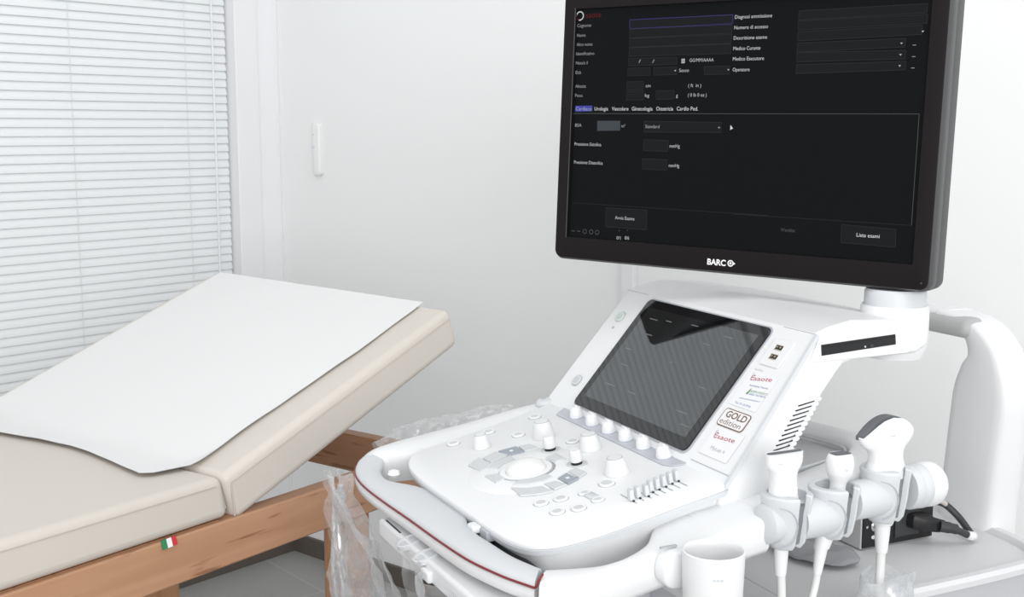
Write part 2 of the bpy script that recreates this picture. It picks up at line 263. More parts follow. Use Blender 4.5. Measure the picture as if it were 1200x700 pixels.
def chaikin(P, it=2):
    P = [Vector(p) for p in P]
    for _ in range(it):
        Q = []
        for i in range(len(P)):
            a, b = P[i], P[(i+1) % len(P)]
            Q += [a*.75+b*.25, a*.25+b*.75]
        P = Q
    return P
def inset(P, d):
    """offset a closed 2-D outline inwards by d"""
    k = len(P); area = sum(P[i][0]*P[(i+1)%k][1]-P[(i+1)%k][0]*P[i][1] for i in range(k)); sg = 1 if area > 0 else -1
    out = []
    for i in range(k):
        a, b, c = Vector(P[i-1][:2]), Vector(P[i][:2]), Vector(P[(i+1)%k][:2])
        t = ((b-a).normalized() + (c-b).normalized())
        t = t.normalized() if t.length > 1e-6 else (c-b).normalized()
        out.append(b + Vector((-t.y, t.x))*d*sg)
    return out
def rrect(x0, x1, y0, y1, r, n=5):
    out = []
    for cx, cy, a0 in ((x1-r, y1-r, 0), (x0+r, y1-r, PI/2), (x0+r, y0+r, PI), (x1-r, y0+r, 1.5*PI)):
        for j in range(n+1):
            a = a0 + PI/2*j/n; out.append(Vector((cx+r*math.cos(a), cy+r*math.sin(a))))
    return out
def superell(a, b, n=20, e=2.8):
    out = []
    for j in range(n):
        t = 2*PI*j/n; c, s = math.cos(t), math.sin(t)
        out.append((a*math.copysign(abs(c)**(2/e), c), b*math.copysign(abs(s)**(2/e), s)))
    return out
def text_into(mb, s, mi, place, width=None, height=.005, left=0., base=0., shear=0., bold=0.):
    """real letter geometry: place(x, y) maps flat text coordinates to 3-D"""
    cu = bpy.data.curves.new('lettering', 'FONT'); cu.body = s; cu.size = 1.; cu.shear = shear; cu.offset = bold; cu.resolution_u = 3
    ob = bpy.data.objects.new('lettering', cu); COL.objects.link(ob)
    dg = bpy.context.evaluated_depsgraph_get(); me = bpy.data.meshes.new_from_object(ob.evaluated_get(dg))
    xs = [v.co.x for v in me.vertices]
    if xs:
        x0, x1 = min(xs), max(xs); sy = height/.72; sx = width/(x1-x0) if width else sy
        mb.add([place(left+(v.co.x-x0)*sx, base+v.co.y*sy) for v in me.vertices], [list(p.vertices) for p in me.polygons], mi)
    bpy.data.objects.remove(ob); bpy.data.curves.remove(cu); bpy.data.meshes.remove(me)

# ------------------------------------------------------------------ camera and light
cam = bpy.data.objects.new('camera', bpy.data.cameras.new('camera')); COL.objects.link(cam)
PITCH = math.atan(199/1400)
cam.location = (0, 0, 1.3); cam.rotation_euler = (PI/2-PITCH, 0, 0)
cam.data.sensor_width = 36; cam.data.lens = 42; cam.data.clip_start = .05
SC.camera = cam
w = bpy.data.worlds.new('world'); SC.world = w; w.use_nodes = True
w.node_tree.nodes['Background'].inputs['Color'].default_value = (.96, .98, 1., 1)
w.node_tree.nodes['Background'].inputs['Strength'].default_value = .78
def area(name, loc, target, sx, sy, power, col=(1, 1, 1)):
    l = bpy.data.lights.new(name, 'AREA'); l.shape = 'RECTANGLE'; l.size = sx; l.size_y = sy; l.energy = power; l.color = col
    o = bpy.data.objects.new(name, l); COL.objects.link(o); o.location = loc
    o.rotation_euler = (Vector(target)-Vector(loc)).to_track_quat('-Z', 'Y').to_euler()
    return o
area('overhead_fill', (.6, .9, 2.75), (.6, 1.0, 0), 1.6, 1.0, 8)  # unseen fill light added overhead, stands for no known fixture
area('overhead_fill_far', (-1.0, 1.6, 2.75), (-.9, 1.6, 0), 1.2, .8, 4)  # weaker added fill above the couch side, also out of view
area('fill_behind', (.6, -2.2, 1.7), (.2, 2.5, 1.0), 2.6, 1.8, 85)  # large fill added behind the camera to brighten walls and upright faces
SC.view_settings.view_transform = 'Standard'; SC.view_settings.look = 'None'; SC.view_settings.gamma = 1; SC.view_settings.use_curve_mapping = False
SC.view_settings.exposure = .14
SC.cycles.use_denoising = True
SC.cycles.max_bounces = 10; SC.cycles.transparent_max_bounces = 16

# ------------------------------------------------------------------ the room
CR = Vector((-.687, 3.591, 0))                       # corner of the two walls
LW = Vector((.654, .756, 0)).normalized()            # along the window wall, towards the corner
RW = Vector((.764, -.645, 0)).normalized()           # along the right wall, away from the corner
NW = Vector((LW.y, -LW.x, 0)); NR = Vector((RW.y, -RW.x, 0))   # into the room
if NW.dot(Vector((0,0,0))-CR) < 0: NW = -NW
if NR.dot(Vector((0,0,0))-CR) < 0: NR = -NR
def wl(s, d, z): return CR + LW*s + NW*d + Vector((0,0,z))
def wr(s, d, z): return CR + RW*s + NR*d + Vector((0,0,z))
def slab(fn, s0, s1, d0, d1, z0, z1, mb=None, mi=0):
    mb = mb or MB()
    mb.loft([[fn(s0,d0,z0), fn(s1,d0,z0), fn(s1,d1,z0), fn(s0,d1,z0)], [fn(s0,d0,z1), fn(s1,d0,z1), fn(s1,d1,z1), fn(s0,d1,z1)]], mi)
    return mb
fl = MB().box(-4, 3.5, -1.5, 6, -.1, 0).build('floor', M_tile, smooth=0); tag(fl, kind='structure')
tag(slab(wr, -.12, 4.2, -.12, 0, 0, 2.8).build('wall_right', M_wall, smooth=0), kind='structure')
W0, W1 = -2.35, -.165                                # the window opening along the wall
mb = slab(wl, W1+.08, 0, -.12, 0, 0, 2.8); slab(wl, -3.6, W0-.08, -.12, 0, 0, 2.8, mb); slab(wl, W0-.08, W1+.08, -.12, 0, 0, .30, mb); slab(wl, W0-.08, W1+.08, -.12, 0, 2.62, 2.8, mb)
tag(mb.build('wall_left', M_wall2, smooth=0), kind='structure')
mb = slab(wl, W1, W1+.08, -.10, .012, .30, 2.62); slab(wl, W0-.08, W0, -.10, .012, .30, 2.62, mb); slab(wl, W0, W1, -.10, .012, .30, .36, mb); slab(wl, W0, W1, -.10, .012, 2.56, 2.62, mb)
win = mb.build('window_1', M_frame, smooth=0, bevel=.004); tag(win, kind='structure')
gm = mat('window_glass', (1, 1, 1), .02, trans=1.)
slab(wl, W0, W1, -.085, -.079, .36, 2.56).build('pane', gm, win, smooth=0)
tag(slab(wr, .0, .008, .0, .008, .07, 2.8).build('trim_1', M_frame, smooth=0), kind='structure')
tag(slab(wr, 1.247, 1.282, 0, .018, .07, 1.12).build('trim_2', M_frame, smooth=0, bevel=.003), kind='structure')
tag(slab(wr, 0, 4.2, 0, .010, 0, .058).build('baseboard_right', M_base, smooth=0, bevel=.002), kind='structure')
tag(slab(wl, -3.6, 0, 0.012, .022, 0, .058).build('baseboard_left', M_base, smooth=0, bevel=.002), kind='structure')

# venetian blind inside the window
bl = thing('venetian_blind', wl(-1.25, -.03, .42), math.atan2(LW.y, LW.x), 'closed white venetian blind hanging in the window behind the couch', 'blind')
def bloc(s, d, z):                                    # wall coordinates -> the blind's own frame
    return (s+1.25, (d+.03)*(1 if NW.dot(Vector((-LW.y, LW.x, 0))) > 0 else -1), z-.42)
mb = MB(); zz = .45; k = 0
SLAT_A = math.radians(73)
while zz < 2.48:
    ring = []
    for q in range(7):                                # a curved strip tilted almost shut
        t = q/6-.5; x = t*.0255; y = .0022*(1-4*t*t)
        ring.append((x, y))
    prof = ring + [(x, y-.0004) for x, y in ring[::-1]]
    secs = []
    for s in (W0+.004, W1-.006):
        secs.append([bloc(s, -.030 - x*math.cos(SLAT_A) + y*math.sin(SLAT_A), zz + x*math.sin(SLAT_A) + y*math.cos(SLAT_A)) for x, y in prof])
    mb.loft(secs)
    zz += .0228
mb.build('slats', M_slat, bl, smooth=60)
for s in (-.31, -.655, -1.1, -1.6, -2.1):
    mb = MB(); mb.tube([bloc(s, -.0195, .45), bloc(s, -.0195, 2.5)], .0008, 6)
    mb.build('ladder_cord', M_cord, bl)
MB().tube([bloc(-.225, -.012, .62), bloc(-.225, -.012, 2.5)], .0028, 8).build('tilt_wand', M_frame, bl)
slab(lambda s, d, z: bloc(s, d, z), W0+.003, W1-.004, -.055, -.012, 2.5, 2.55).build('head_rail', M_frame, bl, smooth=0)
slab(lambda s, d, z: bloc(s, d, z), W0+.003, W1-.004, -.045, -.022, .415, .44).build('bottom_rail', M_frame, bl, smooth=0)

# small white device on the right wall
sw = thing('wall_control', wr(-.06+.231, 0, 1.165), math.atan2(RW.y, RW.x), 'slim white wall-mounted control beside the corner', 'wall control')
sy = -1 if NR.dot(Vector((-RW.y, RW.x, 0))) < 0 else 1
mb = MB(); pr = rrect(-.0165, .0165, 0, .152, .012)
mb.loft([[(p.x, 0, p.y) for p in pr], [(p.x, sy*.012, p.y) for p in pr], [(p.x, sy*.016, p.y) for p in inset(pr, .003)], [(p.x, sy*.017, p.y) for p in inset(pr, .006)]])
mb.build('housing', M_switch, sw)
MB().lathe([(.0045, 0), (.0045, .003), (.002, .004)], (-.006, sy*.0165, .086), (0, sy, 0), 14).build('button', mat('blue_white', (.72, .76, .86), .3), sw)
MB().lathe([(.0016, 0), (.0016, .001)], (-.006, sy*.0168, .119), (0, sy, 0), 10).build('indicator', M_outline, sw)

# ------------------------------------------------------------------ the couch
CA = math.atan2(.807, .591)
couch = thing('exam_couch', (-.420, 1.734, 0), CA, 'beech-framed examination couch with cream padding and raised headrest', 'couch')
def padded(sections, name, mtl, r=.014):
    """sections: rings of 4 corners (near-bottom, near-top, far-top, far-bottom)"""
    mb = MB(); mb.loft(sections)
    return mb.build(name, mtl, couch, bevel=r, seg=5, smooth=50)
seat = padded([[(-1.30,0,.72),(-1.30,0,.79),(-1.30,.697,.79),(-1.30,.697,.72)], [(-.004,0,.722),(-.016,0,.788),(-.024,.697,.788),(-.010,.697,.722)]], 'seat_cushion', M_cream)
BS = math.radians(18.9)
back = padded([[(.008,0,.712),(-.016,0,.786),(-.024,.697,.786),(-.004,.697,.712)], [(.546,0,.905),(.521,0,.975),(.548,.697,.985),(.573,.697,.913)]], 'backrest_cushion', M_cream)
# stitched seams along the near side, and around the cushion ends
mb = MB(); mb.tube([(-1.29,-.0005,.777), (-.03,-.0005,.776)], .0009, 6); mb.tube([(-.0065,.008,.735), (-.0145,.012,.777)], .0012, 6)
mb.build('seam', M_stitch, seat)
mb = MB(); mb.tube([(-.002,-.0005,.775), (.518,-.0005,.957)], .0009, 6); mb.tube([(-.001,.0005,.773), (.004,.0005,.722)], .0013, 6)
mb.build('seam', M_stitch, back)
MB().box(-1.3,-.02,.01,.68,.714,.7205).build('seat_board', M_woodc, couch)
def cbox(name, x0,x1,y0,y1,z0,z1, m, b=.003): return MB().box(x0,x1,y0,y1,z0,z1).build(name, m, couch, bevel=b, seg=2, smooth=40)
cbox('rail', -1.32, .50, -.001, .032, .648, .7195, M_wood)
cbox('rail', -1.32, .50, .658, .691, .648, .7195, M_wood)
cbox('cross_beam', .468, .50, .032, .658, .645, .718, M_woodc)
cbox('cross_beam', -1.32, -1.288, .032, .658, .645, .718, M_woodc)
cbox('leg', .232, .300, .002, .046, 0, .648, M_woodv)
cbox('leg', .325, .393, .644, .689, 0, .648, M_woodv)
cbox('leg', -1.15, -1.08, .002, .046, 0, .648, M_woodv)
cbox('leg', -1.15, -1.08, .644, .689, 0, .648, M_woodv)
# the small tricolour tag caught under the seat cushion
mb = MB()
for i in range(3): 
    x = -.132 + .0085*i
    mb.add([(x, -.0015, .722), (x+.0085, -.0015, .7222), (x+.0085, -.0055, .7095+.0006*i), (x, -.0055, .709+.0006*i),
            (x, -.0005, .722), (x+.0085, -.0005, .7222), (x+.0085, -.0045, .7095+.0006*i), (x, -.0045, .709+.0006*i)],
           [(0,1,2,3),(7,6,5,4),(0,4,5,1),(1,5,6,2),(2,6,7,3),(3,7,4,0)], i)
t = mb.build('fabric_tag', [M_tgreen, M_twhite, M_tred], couch, smooth=0); t['label'] = 'tiny green, white and red cloth tag'
# support strut of the headrest
MB().tube([(.30,.62,.70),(.36,.60,.835)], .008, 8).build('strut', M_metal, couch)

# disposable paper over the headrest
def surf(l, c):
    bz = .788 + math.tan(math.radians(19.1))*(l+.022); z = max(.791, bz)
    k = .015; d = bz-.791
    z = .5*(bz+.791+math.sqrt(d*d+k*k*.15))
    return z
NU, NV = 60, 44
paper = thing('paper_sheet', (-.420, 1.734, .79), CA, 'white disposable paper sheet spread over the couch headrest', 'paper sheet')
P = [Vector(p) for p in ((.066,-.022),(.084,-.095),(.13,-.088),(.18,-.079),(.25,-.067),(.32,-.061),(.40,-.068),(.487,-.081),(.60,-.09),(.68,-.088))]
def bottom(c):
    for a, b in zip(P, P[1:]):
        if c <= b.x: t = (c-a.x)/(b.x-a.x); return a.y+(b.y-a.y)*max(0, t)
    return P[-1].y
vs = []; fs = []
for lay, dz in ((0, .0022), (1, .0014)):
    for i in range(NU+1):
        for j in range(NV+1):
            c = .0665 + (.672-.0665)*j/NV; l0 = bottom(c); l1 = .526 + (.556-.526)*j/NV
            l = l0 + (l1-l0)*i/NU
            edge = .004*noise.noise(Vector((l*9, 3, 1)))*(1 if j == 0 else 0)
            wv = .0016*noise.noise(Vector((l*7, c*7, .3))) + .0008*noise.noise(Vector((l*22, c*17, 2.3)))
            lift = .006*math.exp(-((l-l0)/.025)**2)*(.5+.5*noise.noise(Vector((c*16, 0, 5))))
            vs.append((l, c+edge+.004*(1 if j == 0 else 0)*math.sin(l*14), surf(l, c)-.79 + dz + .0006 + wv*.6 + lift*.35))
n1 = (NU+1)*(NV+1)
for i in range(NU):
    for j in range(NV):
        a = i*(NV+1)+j; q = [a, a+1, a+NV+2, a+NV+1]; fs.append(q); fs.append([x+n1 for x in q[::-1]])
mb = MB(); mb.add(vs, fs); mb.build('sheet', M_paper, paper, smooth=180)

# ------------------------------------------------------------------ the ultrasound machine
MO = Vector((.0147, 1.467, 0)); MA = math.atan2(-.905, .424)
machine = thing('ultrasound_machine', MO, MA, 'large white ultrasound machine with black monitor, touch panel and control desk', 'ultrasound machine')
MR = Matrix.Translation(MO) @ Matrix.Rotation(MA, 4, 'Z')
c10, s10 = math.cos(math.radians(10)), math.sin(math.radians(10))
def D(x, v, h=0.): return Vector((x, v*c10 - h*s10, .87 + v*s10 + h*c10))         # on the tilted control desk
DN = Vector((0, -s10, c10))
def U(pts, h): return [D(p[0], p[1], h) for p in pts]
# control desk
dk = chaikin([Vector(p) for p in D_deck], 2)
mb = MB()
mb.loft([U(inset(dk, .002), -.007), U(dk, -.006), U(dk, -.0022), U(inset(dk, .0008), -.0008), U(inset(dk, .0025), 0)])
desk = mb.build('control_desk', M_deck, machine, smooth=50)
mb = MB(); mb.loft([U(inset(dk, .004), -.0155), U(inset(dk, .0008), -.014), U(inset(dk, -.0004), -.0075), U(inset(dk, .002), -.006)])
mb.build('desk_edge', M_grip, machine, smooth=50)
mb = MB(); mb.loft([U(inset(dk, .055), -.072), U(inset(dk, .030), -.060), U(inset(dk, .012), -.035), U(inset(dk, .006), -.014)])
mb.build('desk_underside', M_white, machine, smooth=60)
# knobs
def knob(x, v, r0, r1, h, m=M_knob):
    mb = MB(); mb.lathe([(r0*1.02, 0), (r0, .001), (r1+(r0-r1)*.35, h*.7), (r1, h-.0015), (r1-.0012, h-.0002), (r1-.002, h-.0004), (r1*.55, h-.0012)], D(x, v, .0002), DN, 28)
    o = mb.build('knob', m, machine, smooth=40)
    mb = MB(); mb.lathe([(r1-.0008, 0), (r1-.0008, .0004), (r1-.0016, .0005)], D(x, v, h-.0004), DN, 28); mb.build('cap_ring', M_outline, o)
    mb = MB(); mb.lathe([(r1-.0017, 0), (r1-.0017, .0006), (r1*.4, .0007)], D(x, v, h-.0004), DN, 28); mb.build('cap', m, o)
    return o
for k in D_knobs: knob(*k)
for x, v, r0, r1, h in D_toggles:
    MB().lathe([(.0142, 0), (.0142, .0006), (.013, .0011)], D(x, v, 0), DN, 28).build('collar', M_key, machine)
    o = MB().lathe([(r0*.92, .0045), (r0, .006), (r0*.98, h*.7), (r1, h-.001), (r1-.001, h), (r1*.5, h-.0004)], D(x, v, 0), DN, 24).build('lever_knob', M_knob, machine)
    MB().lathe([(r0*.86, .0008), (r0*.9, .0025), (r0*.86, .0048)], D(x, v, 0), DN, 24).build('dark_ring', M_black, o)
def button(x, v, a, b, rot=0.):
    e = [(x+p*math.cos(rot)-q*math.sin(rot), v+p*math.sin(rot)+q*math.cos(rot)) for p, q in superell(a, b, 26, 2.1)]
    o = MB().loft([U(e, 0), U(e, .0016), U(inset(e, .0009), .0026), U(inset(e, .0032), .0022)]).build('button', M_deck, machine)
    MB().loft([U(inset(e, -.0009), 0), U(inset(e, -.0009), .0004)]).build('outline', M_outline, o, smooth=0)
    MB().loft([U(inset(e, .0031), .0015), U(inset(e, .0031), .00235)]).build('legend', M_key, o, smooth=0)
for x, v in D_buttons: button(x, v, .0088, .0088)
for x, v in D_big_button: button(x, v, .0105, .0095)
(xa, va), (xm, vm), (xb, vb) = D_rocker
button(xa, va, .0068, .0078); button(xb, vb, .0068, .0078)
e = rrect(xm-.0085, xm+.0085, vm-.0062, vm+.0062, .002, 3)
MB().loft([U(e, 0), U(e, .0022), U(inset(e, .0006), .0026)]).build('rocker', M_key, machine)
# trackball with its two rings of keys
bx, bv = D_ball
ring_r = .0345; rc = ((D_ring[0][0]+D_ring[1][0])/2, (D_ring[0][1]+D_ring[1][1])/2)
rcx, rcv = .0, .0035
MB().lathe([(.0355, 0), (.0355, .0012), (.0345, .0020), (.0335, .0018)], D(rcx, rcv), DN, 48).build('trackball_ring', M_outline, machine)
tb = MB().lathe([(.0338, 0), (.0338, .0024), (.032, .0030), (.0265, .0022), (.0265, .001)], D(rcx, rcv), DN, 48).build('trackball_bezel', M_deck, machine)
prof = [(.0262, .0015)] + [(.0262*math.cos(a), .0015+.0135*math.sin(a)) for a in [PI/2*i/12 for i in range(1, 12)]] + [(.0006, .0150)]
MB().lathe(prof, D(rcx, rcv), DN, 40).build('trackball', mat('trackball_ivory', (.80, .80, .785), .3), machine, smooth=80)
MB().lathe([(.076, 0), (.076, .0005), (.0755, .0008), (.0365, .0008), (.0365, 0)], D(rcx, rcv+.002), DN, 64).build('key_field', M_deck, machine)
for c, pl in D_keys:
    q = [Vector(p) for p in pl]
    q = [p for p in q]
    mb = MB(); mb.loft([U(q, .0004), U(q, .0020), U(inset(q, .0007), .0026)])
    ar = mb.build('key', M_keyd if c else M_key, machine, smooth=0)
    cx = sum(p.x for p in q)/len(q); cy = sum(p.y for p in q)/len(q)
    e = rrect(cx-.0028, cx+.0028, cy-.0022, cy+.0022, .0008, 2)
    MB().loft([U(e, .0024), U(e, .0029)]).build('symbol', M_pale if not c else M_sticker, ar, smooth=0)
# eight gain sliders
for i, (x, v) in enumerate(D_slid):
    q = rrect(.160, .196, v-.0008, v+.0008, .0006, 2)
    MB().loft([U(q, .0001), U(q, .0005)]).build('slider_slot', M_outline, machine, smooth=0)
    a = rrect(x-.0048, x+.0030, v-.0030, v+.0030, .0010, 2)
    o = MB().loft([U(a, .0016), U(a, .0035), U([(p.x, v+(p.y-v)*.8) for p in a], .0125), U([(p.x, v+(p.y-v)*.55) for p in a], .0140)]).build('slider', M_pale, machine, smooth=30)
    MB().lathe([(.0013, 0), (.0013, .0016)], D(x+.0045, v, .0004), DN, 10).build('slider_mark', M_black, o)
# round cap at the desk's far corner
cx, cv = D_cap; cx += .01
MB().lathe([(.014, 0), (.014, .004), (.011, .008), (.006, .0095)], D(cx, cv, -.004), DN, 28).build('corner_cap', M_pale, machine)
MB().lathe([(.0035, 0), (.0035, .0014)], D(cx, cv, .0055), DN, 16).build('cap_dot', M_mid, machine)

# head of the desk: sloping touch panel on a slanted neck
f = math.radians(48.5); PO = D(0, .152); PVv = Vector((0, math.cos(f), math.sin(f))); PNv = Vector((0, -math.sin(f), math.cos(f)))
def Pn(x, s, h=0.): return PO + Vector((x, 0, 0)) + PVv*s + PNv*h
def prof_at(x0t, x0b, sgn):
    # side profile (b, z, taper 0..1 bottom->top)
    P = [(.142,.862),(.1497-.010,.884),(.1497+.215*math.cos(f), .8964+.215*math.sin(f)), (.310,1.0635),(.345,1.0695),(.40,1.0665),(.455,1.058),(.468,1.045),(.462,1.030),(.445,1.0225),(.345,1.0215),(.329,1.018),(.318,1.008),(.274,.962),(.222,.905),(.215,.862)]
    out = []
    for b, z in P:
        t = max(0, min(1, (z-.87)/.19)); x = x0b + (x0t-x0b)*t
        out.append(Vector((x*sgn, b, z)))
    return out
R = prof_at(.203, .227, 1); Lf = prof_at(.240, .243, -1)
def lerp(a, b, t): return [p*(1-t)+q*t for p, q in zip(a, b)]
rings = [lerp(Lf, R, t) for t in (0, .06, .3, .5, .7, .94, 1)]
# crown the upper surface a little between the sides
for r, k in zip(rings, (0, .5, 1, 1, 1, .5, 0)):
    for i in (4, 5, 6): r[i].z += .004*k
tower = MB().loft(rings).build('panel_housing', M_white, machine, smooth=28, bevel=.005, seg=3)
# grey strip with six rotary knobs below the glass
sq = [Vector(p) for p in ((-.166,.1335),(-.186,.160),(.140,.160),(.1385,.150),(.133,.139),(.120,.1325))]
MB().loft([U(sq, .0004), U(sq, .0014), U(inset(sq, .0008), .0018)]).build('knob_strip', mat('strip_grey', (.50, .515, .55), .45), machine, smooth=0)
for x, v in D_sixknobs:
    v = .1475
    o = MB().lathe([(.0100, .0022), (.0098, .0045), (.0080, .0140), (.0068, .0160), (.0042, .0168)], D(x, v), DN, 24).build('rotary_knob', M_white, machine, smooth=40)
    MB().lathe([(.0103, .0012), (.0103, .0022), (.0098, .0026)], D(x, v), DN, 24).build('skirt_ring', mat_ring if 'mat_ring' in globals() else globals().setdefault('mat_ring', mat('knob_ring_blue', (.38, .42, .52), .45)), o)
    g = [D(x, v, .0148) + Vector((0, 0, 0)) + p for p in (Vector((-.0060,-.0020,0)), Vector((.0060,-.0020,0)), Vector((.0060,.0020,0)), Vector((-.0060,.0020,0)))]
    MB().loft([g, [p*.0 + D(x, v, .0148) + (p-D(x, v, .0148))*.75 + DN*.0050 for p in g]]).build('finger_ridge', M_white, o, smooth=0, bevel=.0007)
# glass and live display
gq = rrect(-.1655, .1262, .0150, .2065, .009, 6)
mb = MB(); mb.loft([[Pn(p.x, p.y, .0001) for p in gq], [Pn(p.x, p.y, .0022) for p in gq], [Pn(p.x, p.y, .0028) for p in inset(gq, .0007)]])
glass = mb.build('touch_panel', M_glass, machine, smooth=30)
gb = rrect(-.1680, .1287, .0125, .2090, .011, 6)
MB().loft([[Pn(p.x, p.y, .0001) for p in gb], [Pn(p.x, p.y, .0008) for p in gb]]).build('panel_gasket', M_mid, machine, smooth=0)
dq = [Vector((-.150,.0315)), Vector((.111,.0315)), Vector((.111,.1925)), Vector((-.150,.1925))]
MB().loft([[Pn(p.x, p.y, .0026) for p in dq], [Pn(p.x, p.y, .0030) for p in dq]]).build('display', M_disp, glass, smooth=0)
mb = MB()
for x, s, w_ in ((-.13,.175,.02),(-.115,.150,.018),(-.09,.178,.014),(-.135,.120,.016),(-.12,.095,.02),(-.125,.06,.03),(.05,.178,.02),(.07,.10,.018),(.06,.06,.025),(.085,.045,.02),(-.02,.12,.008),(-.06,.06,.02),(-.03,.182,.016),(.02,.16,.016)):
    q = [Vector((x, s)), Vector((x+w_, s)), Vector((x+w_, s+.0012)), Vector((x, s+.0012))]
    mb.loft([[Pn(p.x, p.y, .0030) for p in q], [Pn(p.x, p.y, .0032) for p in q]])
mb.build('menu_marks', mat('menu_mark', (.05, .05, .05), .1, emit=(.11, .115, .115)), glass, smooth=0)
# buttons left of the glass
for i, (x, s) in enumerate(D_pbtn):
    if i == 1:
        MB().loft([[Pn(x+a, s+b, .0003) for a, b in superell(.0016, .0022, 12, 2)], [Pn(x+a, s+b, .0008) for a, b in superell(.0016, .0022, 12, 2)]]).build('indicator', M_outline, machine); continue
    e = [(x+a, s+b) for a, b in superell(.0095, .0085, 26, 2.4)]
    o = MB().loft([[Pn(*p, .0001) for p in e], [Pn(*p, .0012) for p in e], [Pn(*p, .0018) for p in inset(e, .0007)]]).build('power_button' if i == 0 else 'side_button', mat('pale_green', (.62, .68, .63), .4) if i == 0 else M_key, machine)
    if i == 0: o['label'] = 'pale green power button'
    MB().loft([[Pn(*p, .0001) for p in inset(e, -.0008)], [Pn(*p, .0005) for p in inset(e, -.0008)]]).build('outline', M_outline, o, smooth=0)
    mb = MB(); k = 16; ra, rb = .0042, .0034
    for j in range(k if i else k-3):
        a0, a1 = PI*.69+2*PI*j/k, PI*.69+2*PI*(j+1)/k
        q = [(x+r*math.cos(a), s+r*math.sin(a)) for r, a in ((rb, a0), (ra, a0), (ra, a1), (rb, a1))]
        mb.loft([[Pn(*p, .0016) for p in q], [Pn(*p, .0020) for p in q]])
    mb.build('symbol', M_outline if i else M_mid, o, smooth=0)
# seams of the housing
for x0, x1, s_ in ((-.240,-.180,.2135), (.140,.200,.2135), (.142,.224,.010)): MB().tube([Pn(x0, s_, .0001), Pn(x1, s_, .0001)], .0004, 6).build('seam', M_mid, machine)
MB().loft([[Pn(x0-.0035, s, .0002), Pn(x0+.0015, s, .0002), Pn(x0+.0025, s, -.003), Pn(x0+.0018, s, .0014), Pn(x0-.0030, s, .0014)] for x0, s in ((.2265,-.004),(.2215,.05),(.2115,.14),(.2035,.2135))]).build('edge_strip', M_pale, machine)
# two data sockets on a raised plate
q = rrect(.142, .180, .156, .196, .004, 4)
MB().loft([[Pn(p.x, p.y, .0002) for p in q], [Pn(p.x, p.y, .0012) for p in q], [Pn(p.x, p.y, .0017) for p in inset(q, .0006)]]).build('socket_plate', M_white, machine)
for x, s in D_usb:
    o = MB().loft([[Pn(x+a, s+b, .0012) for a, b in ((-.0062,-.0034),(.0062,-.0034),(.0062,.0034),(-.0062,.0034))], [Pn(x+a, s+b, .0022) for a, b in ((-.0062,-.0034),(.0062,-.0034),(.0062,.0034),(-.0062,.0034))]]).build('data_socket', M_black, machine, smooth=0)
    mb = MB()
    for a0, a1, b0, b1 in ((-.0066,.0066,.0028,.0036),(-.0066,.0066,-.0036,-.0028),(-.0045,-.002,-.0006,.0018),(.001,.0045,-.0006,.0018)):
        qq = [(x+a0, s+b0), (x+a1, s+b0), (x+a1, s+b1), (x+a0, s+b1)]
        mb.loft([[Pn(*p, .0018) for p in qq], [Pn(*p, .0027) for p in qq]])
    mb.build('contacts', M_gold, o, smooth=0)
# stickers
def line_text(mb, s, mi, a, b, h, h0=.0006, shear=0., bold=0.):
    a = Vector(a); b = Vector(b); u = (b-a).normalized(); n_ = Vector((-u.y, u.x))
    text_into(mb, s, mi, lambda x, y: Pn(*(a+u*x+n_*y), h0), (b-a).length, h, 0, 0, shear, bold)
def curl(mb, mi, c, r, h0=.0006):
    # small curl mark before the word: a broken ring and a bar
    for j in range(13):
        a0, a1 = PI*.25+1.6*PI*j/13, PI*.25+1.6*PI*(j+1)/13
        mb.add([Pn(c[0]+q*r*math.cos(a), c[1]+q*r*1.15*math.sin(a), h0) for q, a in ((.72, a0), (1, a0), (1, a1), (.72, a1))], [(0, 1, 2, 3)], mi)
    mb.add([Pn(c[0]+dx*r, c[1]+dy*r, h0) for dx, dy in ((-.75,-.15),(.75,.05),(.75,.3),(-.75,.1))], [(0, 1, 2, 3)], mi)
def plate(x0, x1, s0, s1, r=.002):
    q = rrect(x0, x1, s0, s1, r, 3)
    return MB().loft([[Pn(p.x, p.y, .0001) for p in q], [Pn(p.x, p.y, .0004) for p in q]]).build('sticker', M_sticker, machine, smooth=0)
SK = D_stick
st = plate(.138, .192, .094, .146); st['label'] = 'white sticker with a red wordmark over small blue lines'
mb = MB()
a, b = SK['es1']; line_text(mb, 'saote', 0, (a[0]+.0075, a[1]), b, .0062)
curl(mb, 0, (a[0]+.0034, a[1]+.0034), .0036); curl(mb, 3, (a[0]+.0005, a[1]+.0078), .0026)
a, b = SK['tag']; line_text(mb, 'Assistenza Tecnica', 1, a, b, .0026)
a, b = SK['box']; line_text(mb, 'SERVIZIO', 2, (a[0]-.004, a[1]+.003), (b[0]+.002, b[1]+.003), .0030); line_text(mb, 'AREA TECNICA', 1, (a[0]-.004, a[1]-.001), (b[0]+.002, b[1]-.001), .0026)
mb.add([Pn(a[0]+dx, a[1]+dy, .0006) for dx, dy in ((-.0095,-.001),(-.006,-.0012),(-.0048,.0048),(-.006,.0085),(-.0075,.0045))], [(0,1,2,3,4)], 2)
a, b = SK['web']; line_text(mb, 'www.assistenzatecnica.it', 1, (a[0], a[1]+.001), (b[0], b[1]+.001), .0021)
a, b = SK['tel']; line_text(mb, 'Tel. 0 121975', 1, (a[0], a[1]-.002), (b[0], b[1]-.002), .0028)
mb.build('print', [M_logo_red, M_blue, M_green, M_pale], st, smooth=0)
st = plate(.146, .203, .022, .062); st['label'] = 'white sticker with a red wordmark and small lettering'
mb = MB(); a, b = SK['es2']; line_text(mb, 'saote', 0, (a[0]+.0075, a[1]), b, .0062); curl(mb, 0, (a[0]+.0034, a[1]+.0034), .0036); curl(mb, 1, (a[0]+.0005, a[1]+.0078), .0026)
